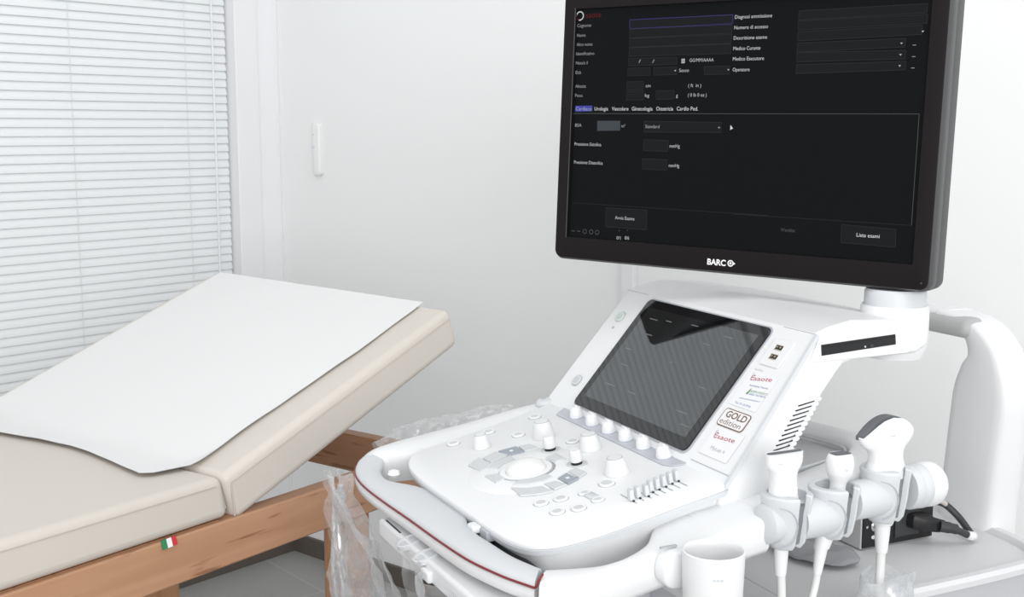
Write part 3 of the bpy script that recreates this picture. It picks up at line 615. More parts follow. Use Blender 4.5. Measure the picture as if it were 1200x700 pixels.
a, b = SK['ml']; line_text(mb, 'MyLab 9', 1, a, b, .0046)
mb.build('print', [M_logo_red, M_outline], st, smooth=0)
g = SK['gold']; cxg = sum(p[0] for p in g)/4; csg = sum(p[1] for p in g)/4
q = rrect(cxg-.0258, cxg+.0258, csg-.0125, csg+.0125, .005, 5)
st = MB().loft([[Pn(p.x, p.y, .0001) for p in q], [Pn(p.x, p.y, .0005) for p in q]]).build('gold_badge', M_brown, machine, smooth=0); st['label'] = 'rounded badge with a brown frame and two lines of lettering'
q = inset(q, .0013)
MB().loft([[Pn(p.x, p.y, .0003) for p in q], [Pn(p.x, p.y, .0007) for p in q]]).build('badge_face', M_sticker, st, smooth=0)
mb = MB(); line_text(mb, 'GOLD', 0, (cxg-.0185, csg+.0006), (cxg+.0215, csg+.0006), .0092, .0009, 0, .018); line_text(mb, 'edition', 0, (cxg-.0215, csg-.0092), (cxg+.0195, csg-.0092), .0078, .0009, 0, -.006)
mb.build('print', M_brown, st, smooth=0)
x, s = SK['usbsym'][0]
mb = MB(); 
for q in (((-.007,-.0004),(.006,-.0004),(.006,.0004),(-.007,.0004)), ((-.002,.0004),(.001,.0026),(.0016,.002),(-.001,.0004)), ((.005,-.0012),(.0078,0),(.005,.0012)), ((-.0085,-.001),(-.0065,-.001),(-.0065,.001),(-.0085,.001))):
    mb.add([Pn(x+a, s+b, .0004) for a, b in q], [tuple(range(len(q)))])
mb.build('port_symbol', M_pale, machine, smooth=0)
# right flank: drive bezel, optical drive, vent slots
def Sx(z): 
    t = max(0, min(1, (z-.87)/.19)); return .227 + (.203-.227)*t
def Fl(b, z, h=0.): return Vector((Sx(z)+h, b, z))
bz = [(.276,1.0245),(.290,1.049),(.296,1.0535),(.40,1.0565),(.424,1.056),(.432,1.050),(.432,1.028),(.428,1.0245)]
MB().loft([[Fl(b, z, -.004) for b, z in bz], [Fl(b, z, .0016) for b, z in bz], [Fl(b, z, .0022) for b, z in inset(bz, .0008)]]).build('drive_bezel', M_white, machine, smooth=0)
dv = [(.294,1.0315),(.409,1.0365),(.409,1.0490),(.294,1.0445)]
drv = MB().loft([[Fl(b, z, 0) for b, z in dv], [Fl(b, z, .0034) for b, z in dv]]).build('optical_drive', M_black, machine, smooth=0, bevel=.0006)
sl = [(.297,1.0415),(.406,1.0462),(.406,1.0472),(.297,1.0425)]
mb = MB().loft([[Fl(b, z, .003) for b, z in sl], [Fl(b, z, .0037) for b, z in sl]]); mb.build('tray_slot', mat('deep_black', (.002, .002, .002), .6), drv, smooth=0)
MB().lathe([(.0012, 0), (.0012, .0007)], Fl(.360, 1.0375, .0032), (1, 0, 0), 12).build('drive_lamp', M_pale, drv)
e = [(.370+a, 1.0380+b) for a, b in superell(.0030, .0018, 14, 3)]
MB().loft([[Fl(b, z, .003) for b, z in e], [Fl(b, z, .0042) for b, z in e]]).build('eject_button', M_dark, drv)
mb = MB()
for i in range(11):
    t = i/10
    b0, z0 = .258+(.2145-.258)*t, .974+(.920-.974)*t; b1, z1 = b0+.0235, z0+.0038
    q = [(b0, z0), (b1, z1), (b1+.0006, z1+.0013), (b0-.0006, z0+.0016)]
    mb.loft([[Fl(b, z, -.003) for b, z in q], [Fl(b, z, .0006) for b, z in q]])
mb.build('vent_slots', M_black, machine, smooth=0)
mb = MB()
for i in range(12):                                     # scalloped rear rim of the vent
    t = i/11; b0, z0 = .2885+(.240-.2885)*t, .980+(.920-.980)*t
    mb.loft([[Vector((x, b0+.0055*math.cos(a)*(1 if x > .15 else 1), z0+.0032*math.sin(a))) for a in [2*PI*j/10 for j in range(10)]] for x in (.10, Sx(z0)-.001)])
mb.build('vent_fins', M_white, machine)
# column of the monitor
MB().lathe([(.036, 1.010), (.041, 1.022), (.0425, 1.035), (.0425, 1.074), (.0405, 1.0775)], (.158, .452, 0), (0, 0, 1), 40).build('monitor_column', M_white, machine, smooth=40)
MB().lathe([(.0385, 1.0765), (.0385, 1.0945), (.036, 1.098)], (.158, .452, 0), (0, 0, 1), 40).build('swivel_disc', M_pale, machine, smooth=40)

# side rails, rear wing and front handle
def rail(stations, name, m, top=.004, h=.042, parent=machine, nb=.006):
    """stations: (outer (x,b), inner (x,b), z_top[, height]) -> soft rounded band"""
    rings = []
    for st in stations:
        (ox, ob), (ix, ib), z = st[0], st[1], st[2]; hh = st[3] if len(st) > 3 else h
        o = Vector((ox, ob, 0)); i = Vector((ix, ib, 0)); d = (i-o); W_ = d.length; d.normalize(); r = min(nb*1.6, W_*.3, hh*.45)
        pts = []
        for q, zz in ((0, -hh*.5), (0, -r), (r*.3, -r*.3), (r, 0), (W_*.5, top), (W_-r, 0), (W_-r*.3, -r*.3), (W_, -r), (W_, -hh*.6), (W_-r*.6, -hh+r*.2), (W_*.5, -hh), (r*.9, -hh+r*.2), (r*.2, -hh*.8)):
            pts.append(o + d*q + Vector((0, 0, z+zz)))
        rings.append(pts)
    return MB().loft(rings).build(name, m, parent, smooth=60)
def smooth_st(st, n=5):
    O_ = crom([Vector((s[0][0], s[0][1], s[2])) for s in st], n); I_ = crom([Vector((s[1][0], s[1][1], s[2])) for s in st], n)
    H_ = crom([Vector(((s[3] if len(s) > 3 else .042), 0, 0)) for s in st], n)
    return [((a.x, a.y), (b.x, b.y), a.z, h.x) for a, b, h in zip(O_, I_, H_)]
Ls = [((-.268,.20),(-.20,.20),.893), ((-.274,.126),(-.20,.126),.885), ((-.277,.029),(-.195,.03),.868), ((-.280,-.05),(-.190,-.042),.856), ((-.279,-.082),(-.203,-.066),.8515), ((-.273,-.108),(-.217,-.088),.848), ((-.262,-.124),(-.225,-.101),.8455), ((-.250,-.134),(-.226,-.109),.8435,.036)]
rail(smooth_st(Ls), 'side_rail', M_white)
rz = lambda b: .849+.15*b + .020*max(0, b-.28)/.12*.3
Rs = [((.289,-.1215),(.250,-.0925),.8435,.036), ((.298,-.104),(.261,-.066),.8445), ((.300,-.080),(.269,-.042),.8455), ((.297,-.058),(.269,-.026),.846), ((.291,-.02),(.263,-.003),.8475)]
Rs += [(o_, i_, rz(o_[1])) for o_, i_ in (((.287,.010),(.245,.032)), ((.288,.05),(.215,.06)), ((.290,.10),(.20,.10)), ((.291,.163),(.20,.163)))]
Ws = [(o_, i_, rz(o_[1])) for o_, i_ in (((.262,.10),(.20,.10)), ((.262,.17),(.198,.20)), ((.262,.25),(.197,.262)), ((.262,.32),(.202,.308)), ((.259,.358),(.205,.334)), ((.247,.385),(.198,.351)), ((.222,.397),(.175,.361)), ((.17,.400),(.12,.358)), ((.07,.391),(.05,.349)), ((-.05,.38),(-.05,.34)), ((-.20,.37),(-.20,.33)))]
rail(smooth_st(Rs, 6), 'side_rail', M_white, top=.003, nb=.0042)
rail(smooth_st(Ws, 6), 'rear_wing', M_white, top=.003, nb=.0045)
q = [Vector(p) for p in ((-.20,.20),(.22,.20),(.215,.30),(.205,.345),(.17,.37),(-.20,.345))]
MB().loft([[Vector((p.x, p.y, rz(p.y)-.030)) for p in q], [Vector((p.x, p.y, rz(p.y)-.009)) for p in q]]).build('rear_pocket', M_tray, machine, smooth=0)
pl = [Vector((-.06,.3385,0)), Vector((.12,.3555,0)), Vector((.172,.3585,0)), Vector((.193,.350,0)), Vector((.199,.333,0)), Vector((.196,.31,0)), Vector((.191,.262,0)), Vector((.199,.205,0))]
pp = [Vector((p.x, p.y, rz(p.y)-.002)) for p in crom(pl, 5)]
MB().tube(pp, .0022, 8).build('pocket_lip', M_pale, machine)
# front handle: grey grip, dark red line, white shell
out_ = [(-.252,-.132),(-.232,-.146),(-.205,-.157),(-.172,-.1638),(-.1266,-.1662),(-.0646,-.1642),(.0151,-.1593),(.0902,-.1558),(.1554,-.1512),(.1909,-.1462),(.2351,-.1362),(.262,-.1275),(.279,-.1215)]
inn_ = [(-.226,-.109),(-.210,-.1145),(-.195,-.1215),(-.177,-.129),(-.134,-.1315),(-.085,-.103),(-.027,-.0985),(.038,-.0975),(.090,-.112),(.145,-.1105),(.195,-.1078),(.232,-.100),(.2454,-.0965)]
zr = lambda b: .853+.08*b
hs = [(o, i, zr(o[1])+.0005, .013) for o, i in zip(out_, inn_)]
rail(smooth_st(hs, 6), 'handle_grip', M_grip, top=.004, h=.013, nb=.004)
hs2 = [((o[0], o[1]-.0008), (o[0]*.55+i[0]*.45, o[1]*.55+i[1]*.45) if -.1 < o[0] < .12 else (o[0]*.2+i[0]*.8, o[1]*.2+i[1]*.8), zr(o[1])-.0065, .020) for o, i in zip(out_, inn_)]
rail(smooth_st(hs2, 6), 'handle_shell', M_white, top=.001, h=.020, nb=.005)
rp = crom([Vector((o[0], o[1]-.0006, zr(o[1])-.0062)) for o in out_[1:]], 8)
k = rp[-1]; rp = rp + [k+Vector((.0020,.0006,.0010)), k+Vector((.0028,.0018,.0035)), k+Vector((.0020,.0038,.0070)), k+Vector((.0000,.0075,.0100)), k+Vector((-.0035,.0115,.0112))]
MB().tube(rp, .0014, 8).build('red_line', M_red, machine)
# clip and latch on the inner side of the grip
MB().lathe([(.006, -.002), (.009, .002), (.0075, .006), (.003, .008)], (-.146,-.122,.841), (0, 0, 1), 14).build('clip', M_white, machine)
MB().box(.088,.108,-.116,-.104,.838,.847).build('latch', M_white, machine, bevel=.003)
MB().box(.108,.128,-.108,-.098,.834,.846).build('latch_slot', M_mid, machine, bevel=.001)
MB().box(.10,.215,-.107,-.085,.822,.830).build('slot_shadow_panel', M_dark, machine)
# keyboard drawer under the handle
kq = [(-.080,-.166),(.215,-.162),(.262,-.152),(.255,-.02),(-.100,-.02)]
dr = MB().loft([[Vector((x, b, .782)) for x, b in inset(kq, .003)], [Vector((x, b, .785)) for x, b in kq], [Vector((x, b, .805)) for x, b in kq], [Vector((x, b, .808)) for x, b in inset(kq, .003)]]).build('keyboard_drawer', M_white, machine, smooth=40, bevel=.002)
for x in (.0, .055):
    MB().lathe([(.0150, -.004), (.0150, .0018), (.0140, .0026), (.0122, .0020), (.011, .0012), (.004, .0016)], (x+.014, -.1585, .8065), (.0, -.30, .95), 30, sx=1.15, sy=.9).build('latch_ring', M_pale, dr)
MB().box(-.068,-.015,-.1615,-.1595,.8075,.8086).build('drawer_gap', M_dark, dr, smooth=0)
MB().box(.040,.100,-.1695,-.160,.784,.798).build('drawer_lip', M_white, dr, bevel=.003)
# gel cup on its bracket at the right rail
cp = (.337, .056)
pr = [(.006,.764),(.027,.7665),(.0295,.772),(.0325,.866),(.0325,.8685),(.0312,.8695),(.0300,.868),(.0298,.862),(.027,.775),(.004,.771)]
cup = MB().lathe(pr, (cp[0], cp[1], 0), (0, 0, 1), 48, sx=1., sy=1.).build('gel_cup', M_white, machine, smooth=50)
mb = MB()
for i in range(3): mb.lathe([(.0013, 0), (.0013, .0006)], (cp[0]+.0325*math.cos(-.55+i*.12), cp[1]+.0325*math.sin(-.55+i*.12)-.0003, .848), (math.cos(-.55+i*.12), math.sin(-.55+i*.12), 0), 10)
mb.build('embossed_dots', M_pale, cup)
br = rrect(.016, .085, .818, .859, .018, 6)
MB().loft([[Vector((.288, p.x, p.y)) for p in br], [Vector((.303, p.x, p.y)) for p in br], [Vector((.306, p.x, p.y)) for p in inset(br, .003)]]).build('cup_bracket', M_white, machine, smooth=50)
MB().box(.290,.293,.020,.040,.8605,.8625).build('bracket_gap', M_outline, machine)

# ------------------------------------------------------------------ probe holders on the rail
HX = .287
M_liner = mat('holder_liner_grey', (.20, .21, .225), .6)
holders = [(.187, .899), (.254, .899), (.329, .911)]
for (b, zt), hh in zip(holders, (.062, .060, .064)):
    n = 30; ri = .0205; ro = .0278; gap0, gap1 = math.radians(-6), math.radians(33)     # slot opens outwards to the right
    rings = []
    for z, s in ((zt, 1.03), (zt-.003, 1.06), (zt-.012, 1.0), (zt-hh*.55, .93), (zt-hh*.88, .80), (zt-hh, .62)):
        ring = []
        for j in range(n+1):
            a = gap1 + (2*PI-(gap1-gap0))*j/n; ring.append(Vector((HX+ro*s*math.cos(a), b+ro*s*math.sin(a), z)))
        for j in range(n, -1, -1):
            a = gap1 + (2*PI-(gap1-gap0))*j/n; q = max(.010, ri*s - (.003 if z < zt-.02 else 0)); ring.append(Vector((HX+q*math.cos(a), b+q*math.sin(a), z+.001)))
        rings.append(ring)
    h = MB().loft(rings).build('probe_holder', M_pale, machine, smooth=45, bevel=.0015, seg=2)
    # rounded cheek where the holder grips the rail
    MB().lathe((([(.016, -.032), (.0222, -.0285)] if b < .2 else [(.0215, -.054), (.0225, -.052)]) + [(.0225, -.018), (.0222, -.010), (.0205, -.005), (.0165, -.001), (.010, .001)]), (HX+(-.001 if b < .2 else .0025), b, zt-.033), (0, 1, 0), 32).build('cheek', M_pale, h, smooth=50)
    mb = MB(); cy, cz = b-.0225, zt-.033
    mb.tube([Vector((HX+math.sqrt(max(1e-6, .0282**2-(cy+.0175*math.cos(a)-b)**2))*(1 if cz+.0225*math.sin(a) > zt-hh*.55 else .965)+.0004, cy+.0175*math.cos(a), cz+.0225*math.sin(a))) for a in [-PI*.45+PI*.95*j/18 for j in range(19)]], .0006, 6); mb.build('seam', M_mid, h)
    # dark inner liner
    MB().lathe([(.0165, zt-hh*.9), (.0195, zt-hh*.5), (.0205, zt-.012)], (HX, b, 0), (0, 0, 1), 24).build('liner', M_liner, h)
er = [(.0245, 0), (.0265, .004), (.0265, .010), (.0255, .012), (.0265, .014), (.027, .022), (.026, .024)]
MB().lathe(er, (.286, .358, .882), (0, 1, 0), 32, sx=1., sy=1.).build('rail_end_ribs', M_pale, machine)
MB().lathe([(.0262, 0), (.0270, .012), (.0258, .020), (.021, .026), (.010, .029)], (.286, .382, .882), (0, 1, 0), 32).build('rail_end_cap', M_white, machine)

# ------------------------------------------------------------------ probes resting in the holders (things of their own)
def m2w(p): return MR @ Vector(p)
def placed(name, base, label, cat, group=None, rz=0.):
    return thing(name, m2w(base), MA+rz, label, cat, group)
def probe_body(secs, e=2.6, n=28):
    """secs: (z, half width along b, half thickness along x, shift along b)"""
    rings = []
    for z, w_, t_, sh in secs:
        rings.append([Vector((y, x+sh, z)) for x, y in superell(w_, t_, n, e)])
    return rings
def loft_smooth(secs, k=4):
    P = crom([Vector((s[0], s[1], s[2])) for s in secs], k); Q = crom([Vector((s[3], 0, 0)) for s in secs], k)
    return [(p.x, p.y, p.z, q.x) for p, q in zip(P, Q)]
# linear probe
b, zt = holders[0]
p1 = placed('linear_probe', (HX, b-.005, zt-.061), 'white linear probe with a wide flat head, in the holder nearest the gel cup', 'ultrasound probe')
sec = [(.0, .009, .009, 0), (.02, .0145, .0140, 0), (.045, .0175, .0150, 0), (.062, .0162, .013, 0), (.076, .0155, .0110, 0), (.085, .0172, .0100, 0), (.092, .0220, .0098, 0), (.098, .0236, .0098, 0), (.1075, .0238, .0098, 0)]
MB().loft(probe_body(loft_smooth(sec))).build('body', M_white, p1, smooth=60)
MB().loft([[Vector((y, x, z)) for x, y in superell(a, t_, 28, 5)] for z, a, t_ in ((.107,.0228,.0038),(.1082,.0226,.0036),(.1084,.0220,.0030))]).build('lens', M_lens, p1, smooth=40)
MB().loft([[Vector((.0100+q, x-.012, z+.098)) for x, z in superell(.0025, .0006, 10, 2)] for q in (0, .0012)]).build('side_mark', M_pale, p1)
MB().lathe([(.0085, .004), (.0080, -.012), (.0068, -.030), (.0062, -.034)], (0, 0, 0), (0, 0, 1), 18).build('strain_relief', M_white, p1)
MB().tube(crom([(0,0,-.02),(.001,.002,-.06),(.004,.004,-.14),(.006,-.01,-.30),(-.05,-.06,-.40)], 8), .0048, 12).build('cable', M_cable, p1)
# small phased probe
b, zt = holders[1]
p2 = placed('phased_probe', (HX, b-.003, zt-.060), 'white narrow probe with a small dark lens, in the middle holder', 'ultrasound probe')
sec = [(-.012, .0085, .0085, -.012), (.01, .0110, .0105, -.005), (.035, .0105, .0100, .004), (.058, .0085, .0085, .008), (.066, .0105, .0105, .009), (.074, .0148, .0135, .010), (.084, .0160, .0142, .010), (.092, .0150, .0130, .010), (.096, .0130, .0105, .010)]
MB().loft(probe_body(loft_smooth(sec), 2.3)).build('body', M_white, p2, smooth=60)
MB().loft([[Vector((y, x+.010, z)) for x, y in superell(a, t_, 24, 5)] for z, a, t_ in ((.0945,.0122,.0078),(.0964,.0118,.0074),(.0968,.0108,.0064))]).build('lens', M_lens, p2, smooth=40)
MB().lathe([(.0012, 0), (.0012, .0008)], (.0138, .008, .080), (1, 0, 0), 10).build('orientation_dot', M_pale, p2)
MB().tube([(0,-.012,-.008),(0,-.014,-.022),(0,-.017,-.042)], [.0078,.0068,.0050], 14).build('strain_relief', M_white, p2)
MB().tube(crom([(0,-.016,-.035),(0,-.019,-.055),(.003,-.030,-.085),(.01,-.048,-.13),(.01,-.06,-.30)], 8), .0044, 12).build('cable', M_cable, p2)
# convex probe
b, zt = holders[2]
p3 = placed('convex_probe', (HX, b-.001, zt-.069), 'large white convex probe with a broad curved head, in the holder at the rail end', 'ultrasound probe', rz=.12)
sec = [(.0, .010, .010, 0), (.02, .0180, .0155, 0), (.05, .0265, .0175, 0), (.068, .0255, .0150, 0), (.080, .0240, .0120, 0), (.090, .0275, .0105, 0), (.097, .0370, .0100, 0), (.103, .0425, .0098, 0), (.108, .0440, .0095, 0)]
rings = probe_body(loft_smooth(sec), 2.8)
def arc(rings0, rise):
    """close the head with a curved (convex) end"""
    last = rings0[-1]; w_ = max(abs(p.y) for p in last); out = []
    for t in (.25, .5, .75, 1.):
        out.append([Vector((p.x*(1-.04*t), p.y*(1-.02*t), p.z + t*rise*max(0, 1-(p.y/w_)**2))) for p in last])
    return out
body = rings + arc(rings, .0215)
MB().loft(body).build('body', M_white, p3, smooth=60)
mb = MB(); k = 18; rr = []
for j in range(k+1):
    y = -.0420 + .0810*j/k; z = .108+.0215*max(0, 1-(y/.0436)**2)
    rr.append([Vector((x, y, z+dz)) for x, dz in ((-.0086,-.004), (.0035,-.004), (.0035,.0003), (.0030,.0006), (-.0080,.0006), (-.0086,.0002))])
mb.loft(rr); mb.build('lens', M_lens, p3, smooth=50)
mb = MB()
for q in (-.003, 0, .003): mb.lathe([(.0009, 0), (.0009, .0006)], (.0096, q, .108), (1, 0, 0), 8)
mb.build('embossed_mark', M_pale, p3)
MB().lathe([(.0092, .004), (.0086, -.012), (.0072, -.030), (.0066, -.034)], (0, 0, 0), (0, 0, 1), 18).build('strain_relief', M_white, p3)
MB().tube(crom([(0,0,-.02),(.0,-.001,-.06),(.0,-.002,-.14),(-.01,-.01,-.30),(-.05,-.03,-.4)], 8), .0054, 12).build('cable', M_cable, p3)

# ------------------------------------------------------------------ lower cart body with its tray, rear handle, column
bo = chaikin([Vector(p) for p in ((-.38,.20),(-.42,.26),(-.42,.66),(-.36,.715),(.10,.715),(.225,.69),(.242,.60),(.242,.22),(.21,.16),(-.32,.16))], 2)
def ringz(pl, z): return [Vector((p.x, p.y, z)) for p in pl]
MB().loft([ringz(inset(bo, .05), .18), ringz(inset(bo, .012), .30), ringz(inset(bo, .006), .66), ringz(inset(bo, .002), .712), ringz(bo, .719)]).build('cart_body', M_bodygrey, machine, smooth=45)
MB().loft([ringz(inset(bo, -.001), .716), ringz(inset(bo, -.002), .724), ringz(inset(bo, .002), .729), ringz(inset(bo, .012), .729), ringz(inset(bo, .018), .7215), ringz(inset(bo, .018), .716)], cap0=False, cap1=False).build('tray_rim', M_trayrim, machine, smooth=45)
ti = inset(bo, .017)
tray = MB().loft([ringz(ti, .712), ringz(ti, .7215)]).build('tray', M_tray, machine, smooth=0)
MB().box(-.40,.225,.2695,.2709,.7212,.7218).build('tray_seam', M_mid, tray, smooth=0)
MB().box(-.05,.05,.05,.17,.42,.80).build('desk_column', M_bodygrey, machine, bevel=.02, smooth=40)
for x, b in ((-.24,.10),(.20,.10),(-.28,.68),(.22,.68)):
    mb = MB(); mb.lathe([(.020,-.016),(.048,-.016),(.052,-.010),(.052,.010),(.048,.016),(.020,.016)], (x, b, .054), (1, 0, 0), 28); o = mb.build('caster', M_dark, machine)
    MB().loft([[Vector((x+a, b+c, z)) for a, c in ((-.03,-.03),(.03,-.03),(.03,.03),(-.03,.03))] for z in (.09, .20)]).build('fork', M_bodygrey, o, bevel=.006)
# rear handle: broad white loop with a grey gripping bar
def hsec(path, wx, wb, name, m, e=3.2, n=20):
    rings = []; P = [Vector(p) for p in path]
    for i, p in enumerate(P):
        t = (P[min(i+1, len(P)-1)]-P[max(i-1, 0)]).normalized(); side = Vector((0, 1, 0)); u = t.cross(side).normalized()
        w_ = wx[i] if isinstance(wx, list) else wx
        rings.append([p + u*a + side*c for a, c in superell(w_, wb[i] if isinstance(wb, list) else wb, n, e)])
    return MB().loft(rings).build(name, m, machine, smooth=60)
path = crom([(.058,.725,.560),(.060,.722,.70),(.063,.720,.76),(.073,.715,.83),(.082,.712,.90),(.087,.711,.950),(.083,.711,.985),(.055,.711,1.014),(.0,.711,1.0225)], 6)
k = len(path); wx = []
for i in range(k):
    t = i/(k-1); q_ = max(0, min(1, (t-.50)/.42)); q_ = q_*q_*(3-2*q_); wx.append(.053-.041*q_)
hsec(path, wx, .032, 'rear_handle', M_white, 5.)
hsec([(.012,.713,1.0245),(-.05,.713,1.0245),(-.095,.713,1.0235),(-.104,.713,1.021)], [.010,.010,.008,.004], [.032,.032,.028,.012], 'handle_bar', M_white)
M_gb = mat('grip_bar_grey', (.42, .42, .42), .5)
hsec([(-.094,.694,1.014),(-.090,.694,1.014),(.058,.692,1.014),(.066,.692,1.014),(.069,.692,1.014)], [.006,.0155,.0155,.012,.005], [.012,.0235,.0235,.018,.008], 'grip_bar', M_gb, 2.4)

# ------------------------------------------------------------------ the monitor
m = D_mon; mo_, mw, mu, mn = [Vector(m[k]) for k in 'ownu' if 0] or [Vector(m['o']), Vector(m['w']), Vector(m['u']), Vector(m['n'])]
MI = MR.inverted()
def Mo(x, y, h=0.): return MI @ (mo_ + mw*x + mu*y + mn*h)
SWD, SHT = .5175, .3335
X0, X1, Y0, Y1 = -.0225, .5415, -.0335, .3600
fr = rrect(X0, X1, Y0, Y1, .014, 8)
rings = [[Mo(p.x, p.y, -.052) for p in inset(fr, .006)], [Mo(p.x, p.y, -.048) for p in inset(fr, .001)], [Mo(p.x, p.y, -.022) for p in fr], [Mo(p.x, p.y, -.0205) for p in inset(fr, .0007)], [Mo(p.x, p.y, -.0195) for p in fr], [Mo(p.x, p.y, -.002) for p in fr], [Mo(p.x, p.y, .0035) for p in inset(fr, .003)]]
mb = MB(); mb.loft(rings, cap1=False)
monitor = mb.build('monitor', M_side, machine, smooth=40)
outer = inset(fr, .003); op = rrect(0, SWD, 0, SHT, .0015, 8)
mb = MB(); n = len(fr)
mb.loft([[Mo(p.x, p.y, .0035) for p in outer], [Mo(p.x, p.y, .0042) for p in inset(fr, .005)], [Mo(p.x, p.y, .0042) for p in op], [Mo(p.x, p.y, -.0005) for p in op]], cap0=False, cap1=False)
mb.build('bezel', M_bezel, monitor, smooth=30)
MB().loft([[Mo(p.x, p.y, -.003) for p in op], [Mo(p.x, p.y, 0) for p in op]]).build('screen', M_screen, monitor, smooth=0)
mb = MB(); mb.loft([[Mo(x, y, h) for x, y in ((-.0012,-.0010),(0,-.0010),(0,SHT+.001),(-.0012,SHT+.001))] for h in (.0040, .0046)])
mb.build('inner_edge', M_side, monitor, smooth=0)
mats = [M_ui[i] for i in range(5)] + [M_uilogo] + [M_t[k] for k in sorted(M_t)]
tix = {k: 6+i for i, k in enumerate(sorted(M_t))}
mb = MB()
def quad(pts, mi, h): mb.add([Mo(p[0], p[1], h) for p in pts], [tuple(range(len(pts)))], mi)
def stroke(a, b, w_, mi, h):
    a = Vector(a); b = Vector(b); t = (b-a).normalized(); n_ = Vector((-t.y, t.x))*w_/2
    quad([a-n_, b-n_, b+n_, a+n_], mi, h)
for fill, line, q in D_fields:
    quad(q[::-1], fill, .0003)
    if fill == 1:
        for i in range(4): stroke(q[i], q[(i+1) % 4], .0009 if line == 0 else .0013, line, .0005)
for a, b in D_lines: stroke(a, b, .0008, 0, .0005)
M_line = tix[.35]
for i, (a, b) in enumerate(D_lines):
    stroke(a, b, .0006, M_line if i in (1, 2) else 0, .0006)
for x, y in D_dots[:-1]: quad([(x-.0016, y+.0008), (x, y-.0012), (x+.0016, y+.0008)], tix[.7], .0006)
for x, y in D_dash: quad([(x-.0022, y-.0012), (x+.0022, y-.0012), (x+.0022, y-.0005), (x-.0022, y-.0005)], tix[.6], .0006)
for i, (x, y) in enumerate(D_icons):
    r = .0032
    for j in range(10):
        a0, a1 = 2*PI*j/10, 2*PI*(j+1)/10
        if i in (2, 3, 4): stroke((x+r*math.cos(a0), y+r*math.sin(a0)), (x+r*math.cos(a1), y+r*math.sin(a1)), .0008, tix[.35], .0006)
    if i < 2: stroke((x-.003, y), (x+.003, y), .0009, tix[.35], .0006)
x, y = D_cal; quad([(x-.0026, y-.003), (x+.0026, y-.003), (x+.0026, y+.003), (x-.0026, y+.003)], tix[.7], .0006)
for k in range(3): stroke((x-.002, y-.0015+k*.0015), (x+.002, y-.0015+k*.0015), .0005, 1, .0008)
x, y = D_cursor; quad([(x, y+.0035), (x, y-.0035), (x+.0017, y-.002), (x+.0042, y-.0012)], tix[.9], .0008)
mb.build('screen_form', mats, monitor, smooth=0)
mb = MB()
for s, (x, y), w_, h, br in D_text:
    text_into(mb, s, sorted(M_t).index(br), lambda a, b_: Mo(a, b_, .0007), w_, h*.80, x, y)
for (x, y) in [Cq for Cq in ((D_text[-3][1][0]+.004, D_text[-3][1][1]+.0125), (D_text[-4][1][0]+.004, D_text[-4][1][1]+.0125))]:
    mb.add([Mo(x+a, y+b_, .0007) for a, b_ in ((-.0012,0),(.0012,0),(0,.0015))], [(0, 1, 2)], 0)
mb.build('screen_text', [M_t[k] for k in sorted(M_t)], monitor, smooth=0)
# wordmark in the screen's corner
(cx, cy), (tx0, ty0), (tx1, _) = D_slogo
mb = MB(); text_into(mb, 'saote', 0, lambda a, b_: Mo(a, b_, .0007), tx1-tx0-.002, .0085, tx0, ty0)
for j in range(24):
    a0, a1 = 2*PI*j/24, 2*PI*(j+1)/24
    mi = 1 if j > 16 or j < 12 else 0
    if j in (13, 14): mi = 0
    mb.add([Mo(cx+r*math.cos(a), cy+r*math.sin(a), .0007) for r, a in ((.0052, a0), (.0068, a0), (.0068, a1), (.0052, a1))], [(0, 1, 2, 3)], mi)
mb.build('screen_wordmark', [M_uilogo, M_t[.8]], monitor, smooth=0)
# maker's wordmark on the bezel
(ax, ay), (bx_, by_), (ex, ey), (fx, fy) = D_brand
mb = MB(); text_into(mb, 'BARC', 0, lambda a, b_: Mo(a, b_, .0044), bx_-ax-.003, .0082, ax, ay, 0, .03)
ocx = (bx_+fx)/2-.0008; ocy = ay+.0041
for j in range(24):
    a0, a1 = 2*PI*j/24, 2*PI*(j+1)/24
    for r0, r1 in ((.0030, .0045), (0.0006, .0018)):
        mb.add([Mo(ocx+r*math.cos(a), ocy+r*math.sin(a), .0044) for r, a in ((r0, a0), (r1, a0), (r1, a1), (r0, a1))], [(0, 1, 2, 3)])
mb.add([Mo(x, y, .0044) for x, y in ((ocx+.0038, ocy+.0022), (ocx+.0075, ocy), (ocx+.0038, ocy-.0022))], [(2, 1, 0)])
mb.build('maker_wordmark', M_brand, monitor, smooth=0)
MB().loft([[Mo(.530+a, -.022+b_, h) for a, b_ in superell(.0012, .0012, 12, 2)] for h in (.004, .0046)]).build('status_dot', M_side, monitor)
MB().loft([[Mo(x, y, -.050) for x, y in ((.19,.10),(.33,.10),(.33,.22),(.19,.22))], [Mo(x, y, -.085) for x, y in ((.20,.11),(.32,.11),(.32,.21),(.20,.21))]]).build('rear_mount', M_side, monitor, bevel=.004)

